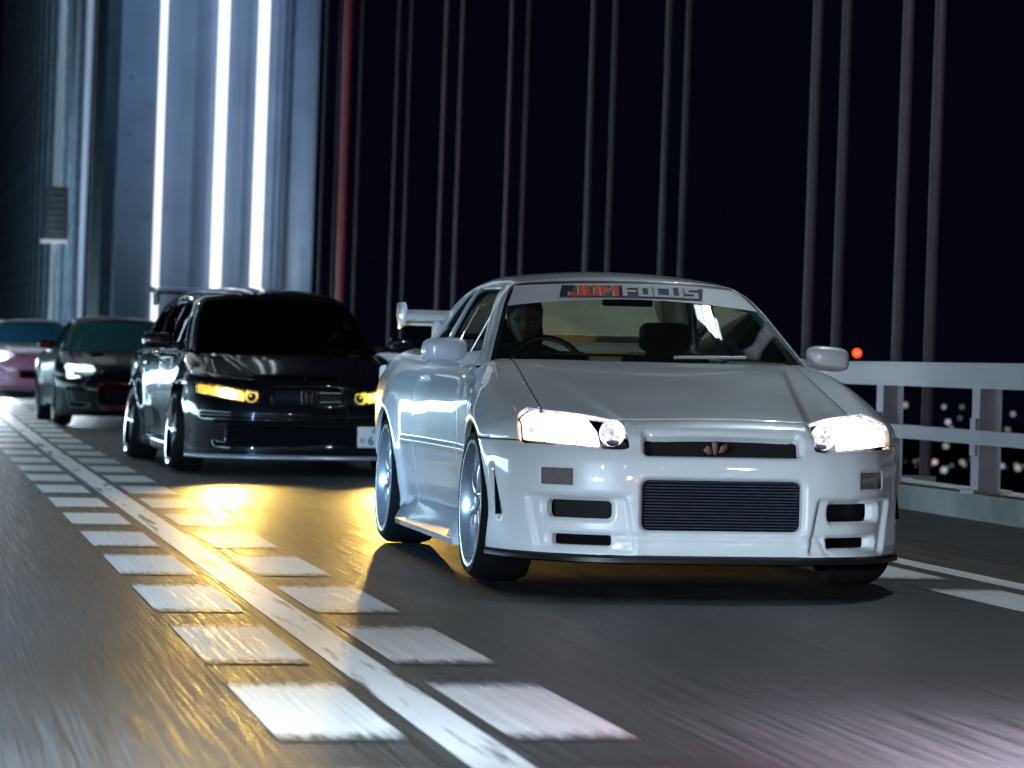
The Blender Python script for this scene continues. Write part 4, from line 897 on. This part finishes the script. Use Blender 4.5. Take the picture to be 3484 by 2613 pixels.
for i in range(31):
    a = -1 + i / 15; xx = a * .90; yo = max(float(C(*VAN['F'])(abs(xx))), .34)
    for (dy, zz) in ((-.02, .165), (.02, .16), (.04, .148), (.04, .135), (-.10, .125)): V.append((xx, yo + dy, zz))
mesh('front_splitter', V, [(i * 5 + k, i * 5 + k + 1, i * 5 + k + 6, i * 5 + k + 5) for i in range(30) for k in range(4)], M_SILVER, van, True)
for s in (-1, 1):
    q = MB(); q.box((s * .84 - .05, -2.4, .14), (s * .90 + .03 * s, -.42, .24)); q.build('side_skirt', M_BLACK, van, bevel=.02)
# --- low dark coupe
def brz_wheels(root, s):
    wheel(root, s, 0, .32, .885, .32, .245, .22, 8, M_RIMD, M_RIMD, R(2), 0, 'thin'); wheel(root, s, -2.57, .32, .885, .32, .245, .22, 8, M_RIMD, M_RIMD, R(2), 0, 'thin')
M_DRL = mat('led_running_light', (.8, .8, .8), .3, 0, 0, (.72, 1.0, .97), 3)
def drl(lens, P, N, S, k, ax, y, z, sgn):
    w_ = np.minimum.reduce([S - .006, k]); top_ = .038 - (C([.42, .60, .80], [.700, .712, .725])(ax) - z)
    ring = np.maximum(np.minimum(w_, np.maximum(z - (.672 + .02 * (ax > 9)), ax - .70)), -9)
    ring = np.minimum(w_, np.maximum.reduce([z - .688, np.minimum(ax - .725, z - .60), np.minimum(.618 - z, ax - .62)]))
    panel('led_band', P, N, ring, M_DRL, lens, 0, .002, .015)
TEAL = glass('teal_lit_glass', (.40, .80, .78), 1.5, haze=.10, hcol=(.08, .30, .34))  # teal light through the cabin is put into tint and haze
BRZ = dict(COUPE); BRZ.update(name='dark_coupe', res=2.2, wb=2.57, tail=3.40, nose=.84, lamp=lampgen(None, None, drl=drl), wheels=brz_wheels,
    H=([-3.4,-3.0,-2.6,-2.3,-.62,-.5,-.3,0,.2,.4,.6,.72,.80],[.96,.98,.98,.955,.95,.94,.92,.885,.855,.815,.765,.72,.68]),
    hl_low=([.38,.43,.60,.79,.9],[.665,.66,.605,.580,.58]), hl_in=(.45,.43,(.63,.70)), zbot=.13, seams=[-.755,-1.955,-2.50],
    open=[(0,.40,.40,.11,.05,0,'grille',M_WELL)], pockets=[(.66,.36,.10,.10,.03,.2,.02,.015)], grooves=[], side_grooves=[], hood_open=[(.36,.0,.07,.14,.02,.25)],
    sideglass=TEAL, rear_y=-2.25)
BRZ.pop('side_disp', None)
brz, bb_, bt_ = build_car(BRZ, pose(-4.80, 39.2, R(13), .035), 'black low coupe with a hooked white LED running light and teal lit windows', 'car', M_NAVY, TEAL, 'cars driving in a line over the bridge')
for s in (-1, 1):
    q = MB(); q.box((-.10, -.04, -.055), (.10, .04, .055)); m_ = q.build('door_mirror', M_NAVY, brz, bevel=.03, seg=4); m_.location = (s * .93, -.78, 1.0)
    q = MB(); q.box((-.085, -.16, -.004), (.085, .16, .0)); v_ = q.build('bonnet_vent', M_WELL, brz); v_.location = (s * .36, 0, .835); v_.rotation_euler = (R(-10), 0, 0)
q = MB(); q.prism([(.30, .80), (.33, 1.05), (.37, 1.14), (.43, 1.14), (.47, 1.05), (.50, .80)], .14, lambda a, b, d: (-a, -1.45 - d, b)); q.build('driver_seat', M_SEAT, brz, bevel=.03)
q = MB(); q.prism([(.30, .80), (.33, 1.02), (.37, 1.10), (.43, 1.10), (.47, 1.02), (.50, .80)], .14, lambda a, b, d: (a, -1.45 - d, b)); q.build('passenger_seat', M_SEAT, brz, bevel=.03)
q = MB(); q.box((-.62, -.98, .80), (.62, -.62, .95)); q.build('dashboard', M_DASH, brz, bevel=.03)
# --- silver coupe and white saloon at the tail of the line
BLUEG = glass('blue_glass', (.25, .6, .85), 1.5, haze=.35, hcol=(.08, .40, .65))
M_PINK = mat('red_lit_pink_paint', (.45, .20, .34), .3, 0, 1)  # red light falling on the nose is put into this body colour
SIL = dict(BRZ); SIL.update(name='silver_coupe', res=2.8, tail=3.5, lamp=lampgen(mat('lit_blue_beam', (.8, .8, .8), .3, 0, 0, (.72, .86, 1), 5), mat('lit_blue_side', (.8, .8, .8), .3, 0, 0, (.5, .7, 1), 2), .66), hood_open=[], sideglass=BLUEG, hoodmat=M_SILVER, roofmat=M_SILVER, open=[(0,.36,.30,.07,.03,0,'grille',M_WELL)])
sil, _a, _b = build_car(SIL, pose(-8.50, 56.0, R(12.5), .17), 'silver coupe with pink lit bumper and blue white headlights, behind the dark coupe', 'car', M_PINK, BLUEG, 'cars driving in a line over the bridge')
WHT = dict(SIL); WHT.update(name='pale_saloon', lamp=lampgen(M_LENS, M_LENS, .66), hoodmat=M_SILVER, roofmat=M_SILVER, sideglass=M_TINT)
wht, _a, _b = build_car(WHT, pose(-8.65, 68.5, R(12.5), .40), 'pale grey car mostly hidden behind the dark coupe at the far end of the line', 'car', M_SILVER, M_TINT, 'cars driving in a line over the bridge')
for c_, px_ in ((sil, .9), (wht, .9)):
    for s in (-1, 1):
        q = MB(); q.box((-.10, -.04, -.055), (.10, .04, .055)); m_ = q.build('door_mirror', M_SILVER, c_, bevel=.03, seg=3); m_.location = (s * .93, -.78, 1.0)
for s in (-1, 1): lamp('SPOT', 'tail_lamp_glow', brz.matrix_world @ Vector((s * .6, -3.6, .8)), sil.matrix_world @ Vector((s * .5, .9, .5)), 90, (1, .12, .40), .1, angle=40)
# headlamp beams
def beam(M, x, y, z, tgt, pw, c_, ang_=70, sz=.05, bl=.6): return lamp('SPOT', 'headlamp_beam', M @ Vector((x, y, z)), M @ Vector(tgt), pw, c_, sz, angle=ang_, blend=bl)
for s in (-1, 1):
    beam(van.matrix_world, s * .66, .93, .63, (s * .5 - .9, 24, .7), 1050, (1, .62, .14), 46, bl=1.0)
    beam(sil.matrix_world, s * .66, .92, .66, (s * .6 - 4.5, 16, 0), 700, (.75, .88, 1), 60)
for s in (-1, 1): lamp('SPOT', 'tail_lamp_glow', van.matrix_world @ Vector((s * .7, -4.0, .9)), van.matrix_world @ Vector((s * .7 + 3, -26, 3)), 220, (1, .06, .05), .1, angle=50)
# ------------------------------------------------------------------ driver of the white coupe
drv = empty('person', HM @ Matrix.Translation((-.37, -1.55, .50)), 'dark haired driver in a dark shirt behind the windshield of the white coupe', 'person')
def skin(name, pts, edges, m, parent, lv=2):
    me = bpy.data.meshes.new(name); me.from_pydata([p[:3] for p in pts], edges, []); o = link(name, me, m, parent)
    md = o.modifiers.new('s', 'SKIN'); md.use_smooth_shade = True
    for i, p in enumerate(pts):
        v = me.skin_vertices[0].data[i]; v.radius = (p[3], p[4] if len(p) > 4 else p[3])
    me.skin_vertices[0].data[0].use_root = True
    o.modifiers.new('u', 'SUBSURF').levels = lv; o.modifiers['u'].render_levels = lv
    dg = bpy.context.evaluated_depsgraph_get(); n = bpy.data.meshes.new_from_object(o.evaluated_get(dg)); o.modifiers.clear(); o.data = n
    if not n.materials: n.materials.append(m)
    n.polygons.foreach_set('use_smooth', [True] * len(n.polygons)); return o
# body in driver coordinates: x = car left, y forward, z up, origin on the seat
# torso, arms to the wheel (wheel centre .49 ahead, .385 up), legs under the dash
pts = [(0, 0, .02, .16, .13), (0, -.03, .18, .15, .11), (0, -.07, .36, .165, .11), (0, -.09, .46, .10, .09), (0, -.08, .52, .055, .055), (0, -.07, .56, .05),
       (.18, -.07, .43, .06), (.25, .08, .24, .048), (.17, .36, .40, .036), (-.18, -.07, .43, .06), (-.25, .08, .24, .048), (-.17, .36, .40, .036),
       (.10, .18, .02, .085), (.13, .45, .06, .07), (.13, .75, -.22, .05), (-.10, .18, .02, .085), (-.13, .45, .06, .07), (-.13, .75, -.22, .05)]
skin('body', pts, [(0, 1), (1, 2), (2, 3), (3, 4), (4, 5), (3, 6), (6, 7), (7, 8), (3, 9), (9, 10), (10, 11), (0, 12), (12, 13), (13, 14), (0, 15), (15, 16), (16, 17)], M_SHIRT, drv)
# head as a sculpted ellipsoid
V = []; Fc = []; nu, nv = 48, 40; hc = Vector((-.01, -.045, .635))
def bump(a, b, a0, b0, wa, wb_): return math.exp(-((a - a0) / wa) ** 2 - ((b - b0) / wb_) ** 2)
for j in range(nv + 1):
    ph = math.pi * j / nv
    for i in range(nu):
        t = 2 * math.pi * i / nu; x = math.sin(ph) * math.sin(t); y = math.sin(ph) * math.cos(t); z = math.cos(ph)
        sx, sy, sz = .076, .098, .118
        if z < 0: sx *= 1 - .28 * z * z; sy *= 1 - .12 * z * z
        X, Y, Z = x * sx, y * sy, z * sz
        if y > 0:
            d = .022 * bump(X, Z, 0, -.022, .012, .020) + .012 * bump(X, Z, 0, -.002, .009, .022) + .007 * bump(X, Z, 0, -.058, .022, .008) - .004 * bump(X, Z, 0, -.058, .03, .002) + .008 * bump(X, Z, 0, -.098, .02, .015)
            d += .006 * bump(X, Z, 0, .022, .05, .010)
            for s in (-1, 1): d += -.012 * bump(X, Z, s * .030, .002, .014, .011) + .004 * bump(X, Z, s * .045, -.030, .02, .02)
            Y += d
        V.append((X, Y, Z))
for j in range(nv):
    for i in range(nu): Fc.append((j * nu + i, (j + 1) * nu + i, (j + 1) * nu + (i + 1) % nu, j * nu + (i + 1) % nu))
HR = Matrix.Translation(hc) @ Matrix.Rotation(R(8), 4, 'Z')
hd = mesh('head', V, Fc, M_SKIN, drv, True); hd.matrix_basis = HR
for s in (-1, 1):
    q = MB(); q.lathe([(.001, .007), (.006, .0055), (.009, .002), (.010, -.001)], Matrix.Translation((s * .030, .076, .002)) @ AX, 14); q.build('eye', mat('eye_white', (.30, .27, .25), .3), hd)
    q = MB(); q.lathe([(.001, .0078), (.0055, .0065)], Matrix.Translation((s * .030, .0765, .002)) @ AX, 12); q.build('iris', mat('iris_dark', (.02, .012, .01), .1), hd)
    q = MB(); q.tube([(s * .044, .080, .016), (s * .030, .088, .021), (s * .014, .090, .017)], [.002, .0034, .0028], 8); q.build('eyebrow', M_HAIR, hd)
    q = MB(); q.lathe([(.001, .004), (.012, .008), (.020, .004), (.018, -.004), (.001, -.008)], Matrix.Translation((s * .078, -.004, -.008)) @ Matrix.Diagonal((s * .8, .8, 1.5, 1)), 16); q.build('ear', M_SKIN, hd)
q = MB(); q.tube([(-.024, .083, -.060), (-.010, .092, -.058), (0, .0935, -.0595), (.010, .092, -.058), (.024, .083, -.060)], [.002, .004, .0042, .004, .002], 8); q.build('lips', mat('lips', (.35, .15, .13), .4), hd)
V = []; Fc = []; nh = 64
for j in range(37):
    for i in range(nh):
        t = 2 * math.pi * i / nh; front = .5 + .5 * math.cos(t)          # 1 at the forehead, 0 at the nape
        pmax = math.pi * (.68 - .335 * front ** .8 + .02 * math.sin(11 * t) + .012 * math.sin(29 * t)); ph = pmax * j / 36
        x = math.sin(ph) * math.sin(t); y = math.sin(ph) * math.cos(t); z = math.cos(ph); n_ = .02 * math.sin(13 * t + 5 * ph) + .014 * math.sin(31 * t + 9 * ph)
        r_ = 1.18 + n_ - .10 * max(0, j / 36 - .85) / .15
        V.append((x * .076 * r_, y * .098 * r_ - .006, z * .118 * (r_ + .03)))
for j in range(36):
    for i in range(nh): Fc.append((j * nh + i, (j + 1) * nh + i, (j + 1) * nh + (i + 1) % nh, j * nh + (i + 1) % nh))
mesh('hair', V, Fc, M_HAIR, hd, True)
# hands on the wheel rim: palm and five fingers curled round it
for s in (-1, 1):
    wc = Vector((s * .165, .49, .40)); w0 = Vector((s * .17, .37, .40))
    P = [(w0.x, w0.y, w0.z, .026, .020), (s * .168, .42, .405, .030, .018), (s * .165, .462, .412, .034, .015)]; E = [(0, 1), (1, 2)]
    for k in range(4):
        off = (-.027 + .018 * k); b = len(P); ln = (.9, 1.05, 1.0, .8)[k]
        P += [(s * .165 + off * .35 * s, .475, .420 + off, .0095), (s * .165 + off * .2 * s, .475 + .030 * ln, .424 + off, .0088), (s * .158, .475 + .032 * ln, .404 + off, .0082), (s * .150, .480, .398 + off, .0075)]
        E += [(2, b), (b, b + 1), (b + 1, b + 2), (b + 2, b + 3)]
    b = len(P); P += [(s * .150, .43, .425, .012), (s * .140, .455, .437, .010), (s * .136, .485, .430, .009)]; E += [(1, b), (b, b + 1), (b + 1, b + 2)]
    skin('hand', P, E, M_SKIN, drv)

# spectacles with faint green glints, a dash display, and an added face fill light
M_SPEC = mat('spectacle_frame', (.01, .01, .01), .3)
q = MB()
for s in (-1, 1):
    q.tube([(s * .031 + .022 * math.cos(t * math.pi / 8), .098, .002 + .016 * math.sin(t * math.pi / 8)) for t in range(17)], .0016, 6, False)
    q.tube([(s * .053, .098, .004), (s * .078, .03, .004), (s * .080, -.01, -.002)], .0018, 6)
q.tube([(-.010, .100, .004), (0, .103, .007), (.010, .100, .004)], .0016, 6)
g = q.build('spectacles', M_SPEC, hd)
for s in (-1, 1):
    q = MB(); q.lathe([(.001, .0015), (.014, .001), (.021, -.001)], Matrix.Translation((s * .031, .098, .002)) @ AX, 20); q.build('spectacle_lens', glass('coated_lens_%d' % (s + 1), (.8, .95, .85), 1.6), hd)
q = MB(); q.box((-.47, -.985, .925), (-.28, -.982, .968)); q.build('dash_display', mat('dash_display_glow', (.05, .05, .05), .4, 0, 0, (.25, .9, .65), .6), hero)
lamp('POINT', 'face_fill_light', HM @ Vector((-.37, -1.0, .96)), HM @ Vector((-.37, -1.5, 1.1)), .14, (.9, .85, .75), .03)
